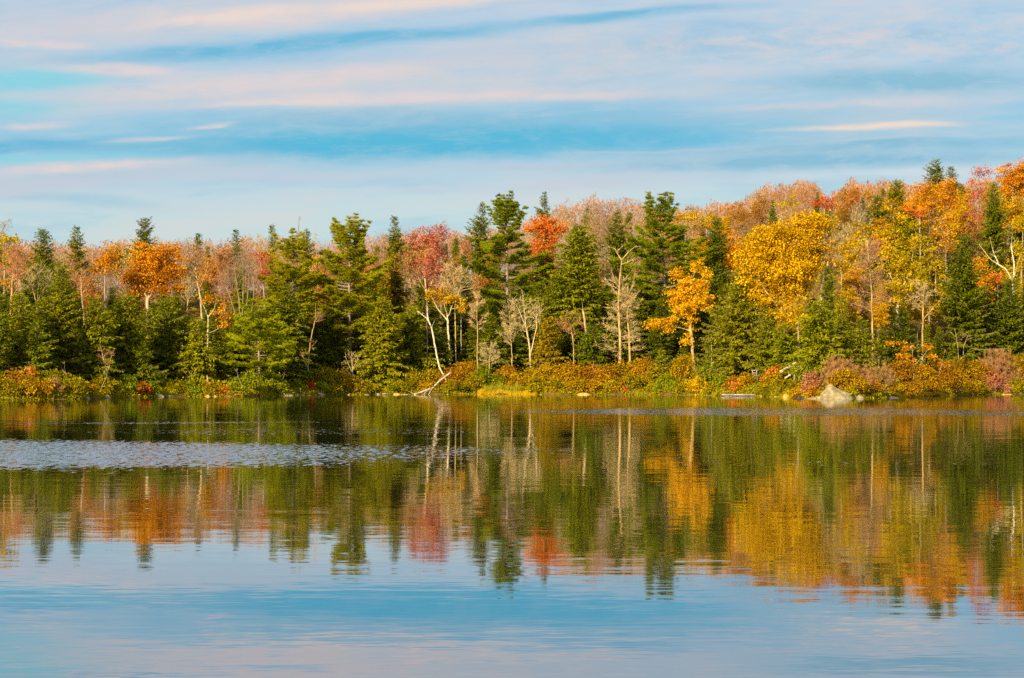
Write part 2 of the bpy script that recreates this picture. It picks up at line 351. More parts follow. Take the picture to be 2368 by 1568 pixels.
def water():
    m, t = new_mat('lake_water')
    out = nd(t, 'ShaderNodeOutputMaterial'); g = nd(t, 'ShaderNodeNewGeometry'); P = g.outputs['Position']
    def mp(sx, sy, rot=0):
        k = nd(t, 'ShaderNodeMapping'); k.inputs['Scale'].default_value = (sx, sy, 1); k.inputs['Rotation'].default_value = (0, 0, rot)
        t.links.new(P, k.inputs[0]); return k.outputs[0]
    def ch(v):
        s_ = nd(t, 'ShaderNodeSeparateColor'); t.links.new(v, s_.inputs[0]); return s_.outputs
    a = ch(noise(t, mp(.34, 3.0, .04), 1, 1.5, .45, 1)); b = ch(noise(t, mp(2.6, 13.0, -.05), 1, 2, .5, 1)); c = ch(noise(t, mp(4.4, 1.1, .1), 1, 5, .70, 1))
    big = noise(t, mp(.035, .10), 1, 3, .55)
    calm = mapr(t, big, .35, .68, .55, 1.35)
    cs = lambda v, k: mth(t, 'MULTIPLY', mth(t, 'SUBTRACT', v, .5), k)
    far = mapr(t, nd_x(t, P, 1), 30, 190, 0, 1, False)                 # the open water is a little rougher than the lee of the near bank
    calm = mth(t, 'MULTIPLY', calm, mth(t, 'ADD', .85, mth(t, 'MULTIPLY', far, 1.0)))
    sy = mth(t, 'MULTIPLY', mth(t, 'ADD', cs(a[1], .015), cs(b[1], .022)), calm)
    sx = mth(t, 'MULTIPLY', mth(t, 'ADD', cs(a[0], .010), cs(b[0], .012)), calm)
    sy = mth(t, 'SUBTRACT', sy, mth(t, 'MULTIPLY', far, .0055))          # facets turned to the viewer hide the ones turned away
    # cat's-paws: patches where a breath of wind roughens the lake
    pn = noise(t, mp(.10, .22), 1, 4, .6); wv = comb(t, mth(t, 'ADD', nd_x(t, P, 0), cs(pn, 6.0)), mth(t, 'ADD', nd_x(t, P, 1), cs(noise(t, mp(.06, .12), 1, 4, .6), 7.0)))
    mask = None
    for (cx, cy, rx, ry, tilt, st, soft) in [(-26, 65, 27, 15, -.12, .80, .7), (-6, 66, 10, 6, -.1, .40, .3), (-9, 88, 12, 7, -.1, .30, .3), (-18, 104, 11, 2.0, .1, .45, .4), (17, 136, 20, 19, .0, .70, .6), (31, 128, 15, 10, .0, .6, .4),
                                              (1.5, 166, 7, 3.5, 0, .45, .3), (9, 168, 9, 3, 0, .3, .3), (8, 57, 9, 2.0, 0, .17, .3), (24, 57, 8, 2, 0, .15, .3)]:
        d2 = ellipse(t, wv, cx, cy, rx, ry, tilt)
        e = mth(t, 'MULTIPLY', mapr(t, d2, 1.3, soft * .25, 0, 1), st)
        mask = e if mask is None else mth(t, 'MAXIMUM', mask, e)
    rip = mapr(t, mth(t, 'ADD', mask, cs(c[2], 2.4)), .32, .74)
    rip = mth(t, 'MULTIPLY', rip, mapr(t, mask, .015, .06))
    sy = mth(t, 'SUBTRACT', sy, mth(t, 'MULTIPLY', mth(t, 'ABSOLUTE', cs(c[1], 1.0)), rip))
    sx = mth(t, 'ADD', sx, mth(t, 'MULTIPLY', cs(c[0], .30), rip))
    nv = nd(t, 'ShaderNodeVectorMath', operation='NORMALIZE'); t.links.new(comb(t, sx, sy, 1.), nv.inputs[0])
    gl = nd(t, 'ShaderNodeBsdfGlossy'); gl.inputs['Roughness'].default_value = .012; gl.inputs['Color'].default_value = (.93, .95, 1.0, 1); t.links.new(nv.outputs[0], gl.inputs['Normal'])
    df = nd(t, 'ShaderNodeBsdfDiffuse'); df.inputs[0].default_value = (.020, .022, .008, 1)
    fr_ = nd(t, 'ShaderNodeFresnel'); fr_.inputs[0].default_value = 1.9; t.links.new(nv.outputs[0], fr_.inputs['Normal'])
    mx = nd(t, 'ShaderNodeMixShader'); t.links.new(mapr(t, fr_.outputs[0], 0, 1, .29, 1, False), mx.inputs[0]); t.links.new(df.outputs[0], mx.inputs[1]); t.links.new(gl.outputs[0], mx.inputs[2])
    t.links.new(mx.outputs[0], out.inputs[0])
    o = mesh('lake_water', [[-1400, -50, 0], [1400, -50, 0], [1400, 265, 0], [-1400, 265, 0]], [[0, 1, 2, 3]], m)
    o['kind'] = 'structure'


def nd_x(t, v, i):
    s_ = nd(t, 'ShaderNodeSeparateXYZ'); t.links.new(v, s_.inputs[0]); return s_.outputs[i]


terrain(); water()

# ------------------------------------------------------------------ tree builders (local coordinates, metres, base at the origin)
def conifer(rng, H, R, base=.06, step=.46, droop=-.30, dens=1., flat=.2, prof=.66, thin=1., gap=0., trunk_r=None, tipup=.22):
    """spruce / hemlock: whorls of boughs, each bough fringed with sprigs"""
    T = Tubes(); B = Blades(); tr = trunk_r or H * .011 + .04
    zz = np.linspace(-.4, H, 9); bend = rng.normal(0, .012 * H, 2)
    def ax(z): s = np.clip(z / H, 0, 1); return np.stack([bend[0] * np.sin(s * 3), bend[1] * np.sin(s * 3), z], -1) if np.ndim(z) else np.array([bend[0] * math.sin(s * 3), bend[1] * math.sin(s * 3), z])
    T.add(ax(zz), tr * np.clip(1.1 - zz / H, .04, 1.1), 7)
    z = base * H; ph = rng.uniform(0, 6)
    lobe = rng.uniform(0, 6.28, 3)
    while z < H * .99:
        t = (z - base * H) / (H * (1 - base)); n = 6 if t < .8 else 5
        for k in range(n):
            if rng.random() < gap: continue
            az = ph + k * 6.283 / n + rng.normal(0, .3)
            L = R * ((1 - t) ** prof) * min(1, .72 + 1.6 * t) * rng.uniform(.55, 1.2) * (1 + .20 * math.sin(t * 13 + lobe[2])) * (1 + .20 * math.sin(az + lobe[0] + t * 5) + .14 * math.sin(2 * az + lobe[1] + t * 11)) + .10
            o = np.array([math.cos(az), math.sin(az), 0]); ta = np.array([-o[1], o[0], 0]); sl = droop + (.75 - droop) * t ** 2.2 + rng.normal(0, .09)
            p0 = ax(z + rng.normal(0, .1)); s = np.linspace(0, 1, 5)
            P = p0 + o * (L * s)[:, None] + np.array([0, 0, 1.]) * (sl * L * s + tipup * L * s * s)[:, None]
            if L > .5: T.add(P, .016 * L * np.linspace(1, .2, 5) + .006, 3)
            m = max(3, int(L / .15 * dens)); si = np.clip(np.linspace(.10, 1, m) + rng.normal(0, .03, m), .08, 1)
            pb = p0 + o * (L * si)[:, None] + np.array([0, 0, 1.]) * (sl * L * si + tipup * L * si * si)[:, None]
            for sd in (-1, 1):
                ang = rng.uniform(.5, 1.15, m)
                d = nrm(o * np.cos(ang)[:, None] + ta * (sd * np.sin(ang))[:, None] + np.stack([rng.normal(0, .12, m), rng.normal(0, .12, m), sl * .7 - flat + rng.normal(0, .22, m)], 1))
                ll = (.34 + .46 * (1 - si) * min(L, 2.6) * .5) * rng.uniform(.7, 1.25, m) * thin
                up = nrm(np.array([0, 0, 1.]) + rng.normal(0, .35, (m, 3)))
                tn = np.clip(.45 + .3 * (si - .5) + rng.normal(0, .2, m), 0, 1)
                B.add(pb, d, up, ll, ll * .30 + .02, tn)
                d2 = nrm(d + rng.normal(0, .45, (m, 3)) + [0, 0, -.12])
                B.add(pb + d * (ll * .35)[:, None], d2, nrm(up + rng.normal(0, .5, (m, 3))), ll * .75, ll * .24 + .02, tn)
        z += step * (1 - .45 * t) * rng.uniform(.8, 1.2); ph += 1.3
    B.add(np.array([ax(H - .5)]), np.array([[0, 0, 1.]]), np.array([[1., 0, 0]]), .8, .12, .5)
    return T, B


def pine(rng, H, R, base=.28, nwh=15, irr=.35, tuft=1., top_brush=.16, trunk_r=None, prof=None, lean=0.):
    """white pine: separate boughs carrying flat plates of needle tufts, brushy upswept top"""
    T = Tubes(); B = Blades(); tr = trunk_r or H * .014 + .06
    zz = np.linspace(-.4, H * .985, 10); wob = rng.normal(0, .010 * H, 2)
    def ax(z): s = z / H; return np.array([wob[0] * math.sin(4 * s) + lean * s, wob[1] * math.sin(3 * s), z])
    T.add(np.array([ax(z) for z in zz]), tr * np.clip(1.05 - .95 * zz / H, .05, 1.1), 8)
    prof = prof or [(0, .55), (.2, .85), (.45, 1), (.7, .72), (.86, .45), (1, .22)]
    ph = 0.
    for i in range(nwh):
        t = i / (nwh - 1); z = H * (base + (1 - base) * (t ** .82) * .97); n = int(rng.integers(4, 7)) + (2 if t > .62 else 0); ph += 1.1
        for k in range(n):
            if rng.random() < .12: continue
            az = ph + k * 6.283 / n + rng.normal(0, .4); zz0 = z + rng.normal(0, .025 * H)
            L = R * np.interp(t, *zip(*prof)) * rng.uniform(1 - irr, 1 + irr * .55) + .2
            o = np.array([math.cos(az), math.sin(az), 0]); ta = np.array([-o[1], o[0], 0])
            sl = .02 + rng.normal(0, .08) + (1.5 if t > 1 - top_brush else .55 * t ** 2); cv = .18
            f = lambda s: ax(zz0) + o * (L * s)[:, None] + np.array([0, 0, 1.]) * (sl * L * s + cv * L * s * s - .10 * L * s * (1 - s))[:, None]
            T.add(f(np.linspace(0, 1, 6)), (.020 * L + .012) * np.linspace(1, .25, 6), 4)
            m = max(5, int(L / .26)); si = np.clip(np.linspace(.30, 1, m) + rng.normal(0, .04, m), .2, 1.02); pb = f(si)
            nodes = [pb]
            for sd in (-1, 1):
                q = np.linspace(.25, 1, 4)[None, :, None]; lat = (.55 * L * (1.08 - si) + .30) * rng.uniform(.5, 1.1, m)
                dd = nrm(o * .65 + ta * sd * rng.uniform(.5, 1.0, m)[:, None] + np.array([0, 0, .10]) + rng.normal(0, .1, (m, 3)))
                nodes.append((pb[:, None] + dd[:, None] * q * lat[:, None, None]).reshape(-1, 3))
            N = np.concatenate(nodes); N = N + rng.normal(0, .10, N.shape) * [1, 1, .6]
            kk = max(2, int(15 * tuft)); Nn = np.repeat(N, kk, 0); M_ = len(Nn)
            d = nrm(rng.normal(0, .5, (M_, 3)) * [1, 1, .6] + o * .7 + np.array([0, 0, .45]))
            B.add(Nn, d, unit(rng, M_), rng.uniform(.26, .48, M_), .06, np.clip(np.repeat(rng.normal(.5, .17, len(N)), kk) + rng.normal(0, .12, M_), 0, 1))
    sc = H / max(v[..., 2].max() for v in B.v)
    for v in B.v + T.v: v[..., 2] *= np.where(v[..., 2] > 0, sc, 1)
    return T, B


def grow(trunks, targets, rng, zmin=.0, upb=.35, wpen=1.6, seg=.7, r_tip=.014, r_base=.18, jit=.05, sides=7):
    """limbs that fork from the trunks towards scattered crown points, thick where many limbs meet"""
    P = []; par = []; chains = []
    for ti, tp in enumerate(trunks):
        tp = np.asarray(tp, float); L = np.linalg.norm(np.diff(tp, axis=0), axis=1); s = np.r_[0, L.cumsum()]
        n = max(4, int(s[-1] / .45)); u = np.linspace(0, s[-1], n)
        pts = np.stack([np.interp(u, s, tp[:, j]) for j in range(3)], 1)
        pts[1:-1] += rng.normal(0, .02, (n - 2, 3)) * [1, 1, .2]
        if ti and np.linalg.norm(np.array(P) - pts[0], axis=1).min() < .8:
            a = int(np.linalg.norm(np.array(P) - pts[0], axis=1).argmin()); ch = [a]
        else: a = -1; ch = []
        for p in pts[1 if ch else 0:]:
            P.append(p); par.append(a); a = len(P) - 1; ch.append(a)
        chains.append((ch, True))
    n0 = len(P); buf = np.zeros((n0 + len(targets) * 14 + 10, 3)); buf[:n0] = P; n = n0
    tg = np.asarray(targets, float)
    if len(tg):
        dm = np.min(np.linalg.norm(tg[:, None] - buf[None, :n0], axis=2), 1); order = np.argsort(dm)
        for i in order:
            t = tg[i]; D = buf[:n] - t; dist = np.linalg.norm(D, axis=1) + 1e-6
            cost = dist * (1 + wpen * np.maximum(0, D[:, 2] / dist + upb)) + 50 * (buf[:n, 2] < zmin)
            a = int(cost.argmin()); p = buf[a].copy(); d = dist[a]; k = int(min(12, max(2, round(d / seg))))
            c = p + (t - p) * .5 + np.array([0, 0, -.08 * d]) + rng.normal(0, jit * d, 3)
            u = np.linspace(0, 1, k + 1)[1:, None]; pts = (1 - u) ** 2 * p + 2 * u * (1 - u) * c + u * u * t
            ch = [a]
            for q in pts: buf[n] = q; par.append(a); a = n; n += 1; ch.append(a)
            chains.append((ch, False))
    cnt = np.zeros(n); kids = np.bincount([p for p in par if p >= 0], minlength=n)
    cnt[kids == 0] = 1
    for i in range(n - 1, -1, -1):
        if par[i] >= 0: cnt[par[i]] += cnt[i]
    pw = math.log(max(r_base / r_tip, 1.01)) / math.log(max(cnt[:n0].max(), 2))
    r = r_tip * np.maximum(cnt, 1) ** pw
    T = Tubes(); tips = []; dirs = []
    for ch, main in chains:
        pts = buf[ch]; rr = r[ch].copy()
        if main:
            if len(chains) < 6 or True: rr = np.maximum(rr, np.linspace(r_base * .8, r_tip * 1.5, len(rr)) if ch[0] == 0 else rr)
        else: rr[0] = min(rr[0], rr[1] * 1.15)
        if len(pts) > 1: T.add(pts, rr, sides if main else (5 if rr[0] > .05 else 3))
        if not main:
            tips.append(pts[1:]); dirs.append(nrm(np.diff(pts, axis=0)))
    tips = np.concatenate(tips) if tips else np.zeros((0, 3)); dirs = np.concatenate(dirs) if dirs else tips
    return T, tips, dirs


def lobe_points(rng, lobes, dens, shell=.42):
    out = []
    for (x, y, z, rx, ry, rz) in lobes:
        n = max(4, int(dens * rx * ry * rz * 4.2)); d = unit(rng, n); u = rng.random((n, 1)) ** shell
        out.append(np.array([x, y, z]) + d * (u * rng.uniform(.85, 1.14, (n, 1))) * [rx, ry, rz])
    return np.concatenate(out)


def leaf_clumps(B, rng, pts, n, rad, size, center, flat=.6):
    k = len(pts); cs_ = np.repeat(rng.uniform(.55, 1.45, k), n)[:, None]; P = np.repeat(pts, n, 0) + rng.normal(0, 1, (k * n, 3)) * cs_ * [rad, rad, rad * flat]
    out = nrm(P - center); nn = nrm(unit(rng, k * n) + out * .55 + [0, 0, .45])
    d = nrm(np.cross(nn, unit(rng, k * n))); L = size * rng.uniform(.55, 1.5, k * n)
    tn = np.clip(np.repeat(rng.normal(.5, .30, k), n) + rng.normal(0, .18, k * n), 0, 1)
    B.add(P - d * L[:, None] / 2, d, nn, L, L * .8, tn)


def twigs(B, rng, tips, dirs, n, L, W, spread=.55, up=.18):
    k = len(tips); P = np.repeat(tips, n, 0); D = np.repeat(dirs, n, 0)
    d = nrm(D + rng.normal(0, spread, P.shape) + [0, 0, up]); l = L * rng.uniform(.5, 1.3, len(P))
    tn = np.clip(rng.normal(.5, .25, len(P)), 0, 1)
    B.add(P, d, unit(rng, len(P)), l, W, tn, .3)


def place(px, d):
    Y = float(shore(px)) + d; x = X(px, Y); return x, Y, gz(x, Y)


LM = []                                              # named landmarks for labels: (px, phrase)
seed = [100]


def rg(): seed[0] += 1; return np.random.default_rng(seed[0])


def finish(name, label, cat, loc, T, B, bark, leaf, group=None, parts=('trunk', 'crown')):
    o = thing(name, label, cat, loc, group)
    if T is not None and T.v: T.build(parts[0], M[bark], o)
    if B is not None and B.v: B.build(parts[1], M[leaf], o)
    return o


def hero_conifer(px, top, wpx, d, leaf, label, kind='spruce', name='spruce_tree', bark='bark', **kw):
    x, Y, z0 = place(px, d); H = Z(top, Y) - z0; Rr = wpx / 2 / F * Y * (1.12 if kind == 'pine' else 1.18)
    fn = pine if kind == 'pine' else conifer
    if kind == 'hemlock': kw = {**dict(droop=-.10, flat=.34, prof=.54, tipup=-.08, step=.46, thin=1.12), **kw}
    T, B = fn(rg(), H, Rr, **kw)
    return finish(name, label, 'pine' if kind == 'pine' else ('hemlock' if kind == 'hemlock' else 'spruce'), (x, Y, z0), T, B, bark, leaf)


def hero_broad(px, d, trunks, lobes, leaf, label, name='maple_tree', cat='tree', bark='greybark', dens=.8, n=84, rad=.42, size=.20, tr=.16, twig=0, zfrac=.25, flat=.6, wpen=1.6, upb=.35, twl=.6, tww=.032, rt=.014, dy=.9, shell=.42, group=None, seg=.7):
    """trunks: lists of (px, py) or None for the base; lobes: (px, py, rx, ry) in viewing pixels"""
    rng = rg(); x, Y, z0 = place(px, d); k = Y / F
    loc = lambda p, yy=0.: [(p[0] - px) * k, yy, Z(p[1], Y) - z0]
    tp = []
    for j, tl in enumerate(trunks):
        pts = [loc(p, rng.normal(0, .12)) for p in tl]
        if j == 0: pts = [[pts[0][0], 0, min(-.3, pts[0][2])]] + (pts[1:] if pts[0][2] < .6 else pts)
        tp.append(pts)
    lb = [[*loc(q, rng.uniform(-.35, .35) * q[2] * k), q[2] * k, (q[2] + q[3]) / 2 * k * dy, q[3] * k] for q in lobes]
    if twig >= 2 and n < 12: dens = dens * 3
    pts = lobe_points(rng, lb, dens, shell) if lb else np.zeros((0, 3))
    zm = (min(q[2] - q[5] for q in lb) if lb else 0)
    T, tips, dirs = grow(tp, pts, rng, zmin=max(.3, zm * zfrac), r_base=tr, wpen=wpen, upb=upb, r_tip=rt, seg=seg)
    B = Blades()
    if n and len(pts):
        cen = np.mean([q[:3] for q in lb], 0); leaf_clumps(B, rng, pts, n, rad, size, cen, flat)
    if twig and len(tips): twigs(B, rng, tips, dirs, twig, twl, tww)
    return finish(name, label, cat, (x, Y, z0), T, B, bark, leaf, group)


def tiered(px, d, pts_px, z_lo, z_hi, reach, n, label, up=.15, bark='tanbark', leaf='tan', tr=.16, name='bare_tree', cat='tree', tops=(), twl=.55, nt_=6):
    """bare tree whose thin side limbs leave a straight trunk in tiers; reach in viewing pixels at the widest"""
    rng = rg(); x, Y, z0 = place(px, d); k = Y / F; T = Tubes(); B = Blades()
    P = np.array([[(a - px) * k, rng.normal(0, .05), Z(b, Y) - z0] for a, b in pts_px]); P[0, 2] = min(-.3, P[0, 2]); P[0, 1] = 0
    s = np.linspace(0, 1, 24); L = np.r_[0, np.linalg.norm(np.diff(P, axis=0), axis=1).cumsum()]; L /= L[-1]
    Q = np.stack([np.interp(s, L, P[:, j]) for j in range(3)], 1); Q[1:-1] += rng.normal(0, .03, (22, 3)) * [1, 1, 0]
    T.add(Q, tr * np.linspace(1.1, .32, 24), 7)
    for tp in tops:
        R_ = np.array([[(a - px) * k, rng.normal(0, .1), Z(b, Y) - z0] for a, b in tp]); T.add(R_, tr * np.linspace(.45, .1, len(R_)), 5)
        twigs(B, rng, R_[1:], nrm(np.diff(R_, axis=0)), 9, twl, .03)
    zl, zh = Z(z_lo, Y) - z0, Z(z_hi, Y) - z0
    for i in range(n):
        t = rng.random(); z = zl + (zh - zl) * t; c = np.array([np.interp(z, Q[:, 2], Q[:, j]) for j in range(3)]); c[2] = z
        az = rng.uniform(0, 6.283); Lr = reach * k * (1 - .55 * t) * rng.uniform(.45, 1.1); o = np.array([math.cos(az), math.sin(az), 0])
        u = np.linspace(0, 1, 6); sl = up + .5 * t + rng.normal(0, .16)
        br = c + o * (Lr * u)[:, None] + np.array([0, 0, 1.]) * (Lr * (sl * u + .18 * u * u))[:, None] + rng.normal(0, .03 * Lr, (6, 3)) * u[:, None]
        T.add(br, (.014 + .012 * Lr) * np.linspace(1, .25, 6), 3)
        dr = nrm(np.diff(br, axis=0)); twigs(B, rng, br[1:], dr, nt_, twl * min(1, Lr / 2 + .3), .036, .6, .12)
        for j in (2, 3, 4):
            b2 = br[j] + nrm(dr[j - 1] + rng.normal(0, .5, 3) + [0, 0, .15]) * Lr * .35; T.add(np.array([br[j], (br[j] + b2) / 2 + rng.normal(0, .03, 3), b2]), [.014, .01, .005], 3)
            twigs(B, rng, np.array([(br[j] + b2) / 2, b2]), nrm(np.array([b2 - br[j]] * 2)), nt_, twl * .8, .036, .6, .12)
    return finish(name, label, cat, (x, Y, z0), T, B, bark, leaf)


def shrub_mesh(rng, Wm, Hm, n=46, size=.17, twiggy=False, Dm=None):
    """stems fanning from the ground into leafy clumps"""
    Dm = Dm or max(.8, Wm * .7); T = Tubes(); B = Blades(); k = max(10, int(9 * (Wm * .5 + .6) * (Hm * .5 + .6) * (Dm * .4 + .6)))
    a = rng.uniform(0, 6.283, k); u = rng.random(k) ** .55; hz = rng.random(k)
    rr = np.sqrt(np.clip(1 - (hz * .9) ** 2.2, .02, 1))
    p = np.stack([np.cos(a) * u * rr * Wm / 2, np.sin(a) * u * rr * Dm / 2, Hm * (.12 + .80 * hz * rng.uniform(.75, 1.08, k))], 1)
    for q in p[:: 2 if not twiggy else 1]:
        b = q * [.35, .35, 0] + [0, 0, -.15]; c = (b + q) / 2 + rng.normal(0, .08, 3)
        T.add(np.array([b, c, q]), [.022, .015, .006], 3)
    if twiggy:
        pr = np.concatenate([p, p * .7 + [0, 0, .1]]); dr = nrm(pr * [.7, .7, 1] + [0, 0, Hm * .35]); twigs(B, rng, pr, dr, 34, .60 * min(1, Hm / 2 + .3), .035, .45, .1)
    else: leaf_clumps(B, rng, p, int(n * 1.3), .085 + .105 * min(Wm, Hm) ** .7, size, np.array([0, 0, Hm * .35]), .75)
    return T, B


SHRUB_COL = {'shrub_olive': 'olive', 'shrub_green': 'green', 'shrub_gold': 'golden-brown', 'shrub_rust': 'rust-brown', 'shrub_pink': 'bare pinkish-brown', 'shrub_rose': 'dusty rose', 'scarlet': 'scarlet', 'orange': 'orange', 'vermilion': 'bright orange-red', 'gold': 'golden'}


def shrub(px, top, wpx, d, leaf, label=None, twiggy=False, n=46, size=.17, group=None, name='shrub', cat='shrub'):
    top = top if d < 2.2 else top - abs(math.sin(px * .37 + d)) * 16
    d = d - .75 if d < 2 else d - .4
    x, Y, z0 = place(px, d); H = max(.4, Z(top, Y) - z0)
    T, B = shrub_mesh(rg(), wpx / F * Y, H, n, size, twiggy)
    return finish(name, label, cat, (x, Y, z0), T, B, 'greybark', leaf, group, ('stem', 'foliage'))


def to_px(Y): return F / Y

# ------------------------------------------------------------------ the trees one can tell apart
HC = hero_conifer
for a in [
    (-12, 700, 120, 8, 'darkspruce', 'dark spruce cut by the left edge of the photo', 'spruce'),
    (42, 684, 120, 11, 'spruce', 'broad green spruce second from the left edge, behind the olive shrubs', 'spruce'),
    (100, 532, 116, 46, 'darkspruce', 'dark spruce on the far left whose tip just breaks the skyline', 'spruce'),
    (178, 524, 44, 84, 'darkspruce', 'small bluish spruce tip standing alone on the skyline left of the big orange maple', 'spruce'),
    (331, 505, 74, 76, 'darkspruce', 'tall dark spruce on the skyline directly above the big orange maple', 'spruce'),
    (140, 611, 126, 17, 'spruce', 'slender pointed spruce rising between two bare pinkish trees at left', 'spruce'),
    (86, 745, 96, 8, 'spruce', 'short spruce right behind the orange sapling at left', 'spruce'),
    (216, 688, 112, 13, 'hemlock', 'feathery yellow green hemlock behind the bare grey sapling', 'hemlock'),
    (292, 686, 134, 10, 'spruce', 'full dark hemlock standing in front of the big orange maple', 'hemlock'),
    (382, 690, 132, 11, 'darkspruce', 'full dark spruce right of the hemlock under the big orange maple', 'spruce'),
    (340, 716, 96, 16, 'darkspruce', 'spruce tip directly under the pale fork of the big orange maple', 'spruce'),
    (250, 720, 84, 18, 'hemlock', 'hemlock tip under the small orange tree', 'hemlock'),
    (1000, 735, 70, 16, 'darkspruce', 'dim spruce in the dark gap behind the leaning birch', 'spruce'),
    (1816, 752, 110, 11, 'hemlock', 'hemlock behind the stair rail under the big yellow maple', 'hemlock'),
    (1944, 690, 80, 18, 'spruce', 'spruce between the light yellow green hemlock and the bare rosy tree', 'spruce'),
    (330, 800, 84, 5, 'spruce', 'low bushy spruce above the scarlet shrub at left', 'spruce'),
    (458, 742, 100, 6, 'hemlock', 'light green hemlock with a split pale stump at its foot', 'hemlock'),
    (520, 790, 80, 9, 'darkspruce', 'dim spruce behind the small dark red shrub', 'spruce'),
    (668, 660, 116, 9, 'darkspruce', 'dark hemlock between the low branching pine and the curved sapling', 'hemlock'),
    (748, 720, 90, 12, 'darkspruce', 'shaded spruce between the curved sapling and the tallest left pine', 'spruce'),
    (884, 690, 128, 4, 'hemlock', 'broad hemlock on the waterline with its short trunk showing', 'hemlock'),
    (955, 712, 110, 9, 'hemlock', 'olive hemlock just left of the leaning white birch', 'hemlock'),
    (914, 588, 100, 23, 'olive', 'brownish olive hemlock spire left of the red maple', 'hemlock'),
    (1071, 592, 52, 30, 'darkspruce', 'narrow dark spruce tip right of the red maple', 'spruce'),
    (1117, 469, 50, 68, 'darkspruce', 'sparse dark spruce on the skyline left of the pine with the forked top', 'spruce'),
    (1258, 446, 46, 66, 'darkspruce', 'compact dark spruce on the skyline behind the vermilion maple', 'spruce'),
    (1136, 730, 92, 11, 'spruce', 'green spruce behind the single slim bare trunk in the centre', 'spruce'),
    (1335, 520, 168, 17, 'hemlock', 'very broad olive hemlock right of the vermilion maple', 'hemlock'),
    (1427, 490, 100, 42, 'darkspruce', 'deep green spruce behind the top of the tall dead tree', 'spruce'),
    (1266, 735, 76, 8, 'olive', 'yellowish hemlock column right of the tangled bare trunks', 'hemlock'),
    (1371, 748, 120, 8, 'darkspruce', 'low dark spruce at the left foot of the twin dead trunks', 'spruce'),
    (1658, 500, 88, 34, 'darkspruce', 'dark narrow spruce between the golden tree and the big yellow maple', 'spruce'),
    (1714, 626, 168, 9, 'spruce', 'large spruce with bare lower trunk behind the grey dock', 'spruce'),
    (1655, 700, 92, 14, 'darkspruce', 'shaded spruce behind the short trunk right of the golden tree', 'spruce'),
    (1530, 812, 52, 4, 'spruce', 'smallest spruce, standing among golden brown shrubs on the shore', 'spruce'),
    (1778, 690, 100, 12, 'spruce', 'spruce overlapping the left side of the big yellow maple', 'spruce'),
    (1914, 622, 66, 26, 'darkspruce', 'dark spruce tip in front of the right side of the big yellow maple', 'spruce'),
    (1890, 706, 140, 9, 'hemlock', 'light yellow green hemlock above the big pale boulder', 'hemlock'),
    (2027, 454, 66, 62, 'darkspruce', 'dark spruce near the hilltop above the green gold maple', 'spruce'),
    (2076, 420, 86, 66, 'spruce', 'wide spruce near the hilltop left of the orange canopy', 'spruce'),
    (2166, 370, 50, 92, 'darkspruce', 'taller of two dark spruces on the right skyline', 'spruce'),
    (2198, 386, 40, 94, 'darkspruce', 'shorter of two dark spruces on the right skyline', 'spruce'),
    (2300, 420, 116, 38, 'spruce', 'tall spruce above the pale forked birch at right', 'spruce'),
    (2232, 545, 160, 15, 'darkspruce', 'massive dark spruce left of the pale forked birch', 'spruce'),
    (2163, 488, 26, 58, 'spruce', 'tiny spruce spire against the orange canopy at right', 'spruce'),
    (2338, 645, 120, 11, 'darkspruce', 'dark spruce below the pale forked birch', 'spruce'),
    (2082, 718, 116, 14, 'darkspruce', 'shaded spruce behind the tall trunk with orange leaves', 'spruce'),
    (1992, 745, 96, 12, 'spruce', 'spruce below the bare hillside tree, right of the pale boulder', 'spruce'),
    (628, 519, 26, 90, 'darkspruce', 'thin spruce tip on the skyline above the small red tree', 'spruce'),
    (545, 530, 26, 88, 'darkspruce', 'thin spruce tip on the skyline above the bare grey stems', 'spruce'),
    (459, 540, 22, 88, 'darkspruce', 'thinnest spruce tip on the skyline right of the big orange maple', 'spruce'),
    (709, 533, 40, 80, 'darkspruce', 'spruce tip beside the olive pine on the skyline', 'spruce'),
    (911, 501, 48, 80, 'darkspruce', 'spruce tip on the skyline between the tallest left pine and the red maple', 'spruce'),
]:
    name = {'hemlock': 'hemlock_tree', 'spruce': 'spruce_tree'}[a[6]]
    extra = dict(base=.13) if a[0] == 1714 else {}
    if a[1] < 545 and a[2] < 80: a = (a[0], a[1], a[2] * 1.9, *a[3:]); extra = dict(gap=.16, dens=.9, prof=.78)
    HC(*a[:6], kind=a[6], name=name, **extra)
brush = [(0, .45), (.2, .8), (.4, 1), (.55, .92), (.68, .55), (.8, .38), (1, .24)]
HC(597, 688, 146, 4, 'pine', 'bright green layered pine with a bare lower trunk at the water', 'pine', 'pine_tree', 'pinebark', base=.34, nwh=8, irr=.3, tuft=1.1, top_brush=.1, prof=[(0, .8), (.3, 1), (.6, .75), (1, .3)])
HC(678, 526, 122, 17, 'goldpine', 'olive pine with a brown middle, left of the tallest left pine', 'pine', 'pine_tree', 'pinebark', base=.2, nwh=15, irr=.4, prof=[(0, .9), (.3, 1), (.6, .9), (.8, .55), (1, .3)])
HC(808, 487, 172, 13, 'goldpine', 'tall layered pine with a forked brushy top, tallest in the left half', 'pine', 'pine_tree', 'pinebark', base=.18, nwh=18, irr=.42, prof=[(0, .62), (.2, .8), (.45, .95), (.62, .9), (.74, .42), (.86, .34), (1, .26)], top_brush=.2, tuft=1.15)
HC(1172, 440, 156, 25, 'bluepine', 'tall pine with a forked top breaking the skyline at centre', 'pine', 'pine_tree', 'pinebark', base=.18, nwh=16, irr=.45, prof=brush, top_brush=.22, tuft=1.15)
HC(1530, 439, 190, 27, 'bluepine', 'tall deep green pine behind the golden tree', 'pine', 'pine_tree', 'pinebark', base=.12, nwh=17, irr=.38, prof=[(0, .75), (.3, .95), (.5, 1), (.66, .7), (.8, .34), (1, .26)], top_brush=.16, tuft=1.1)

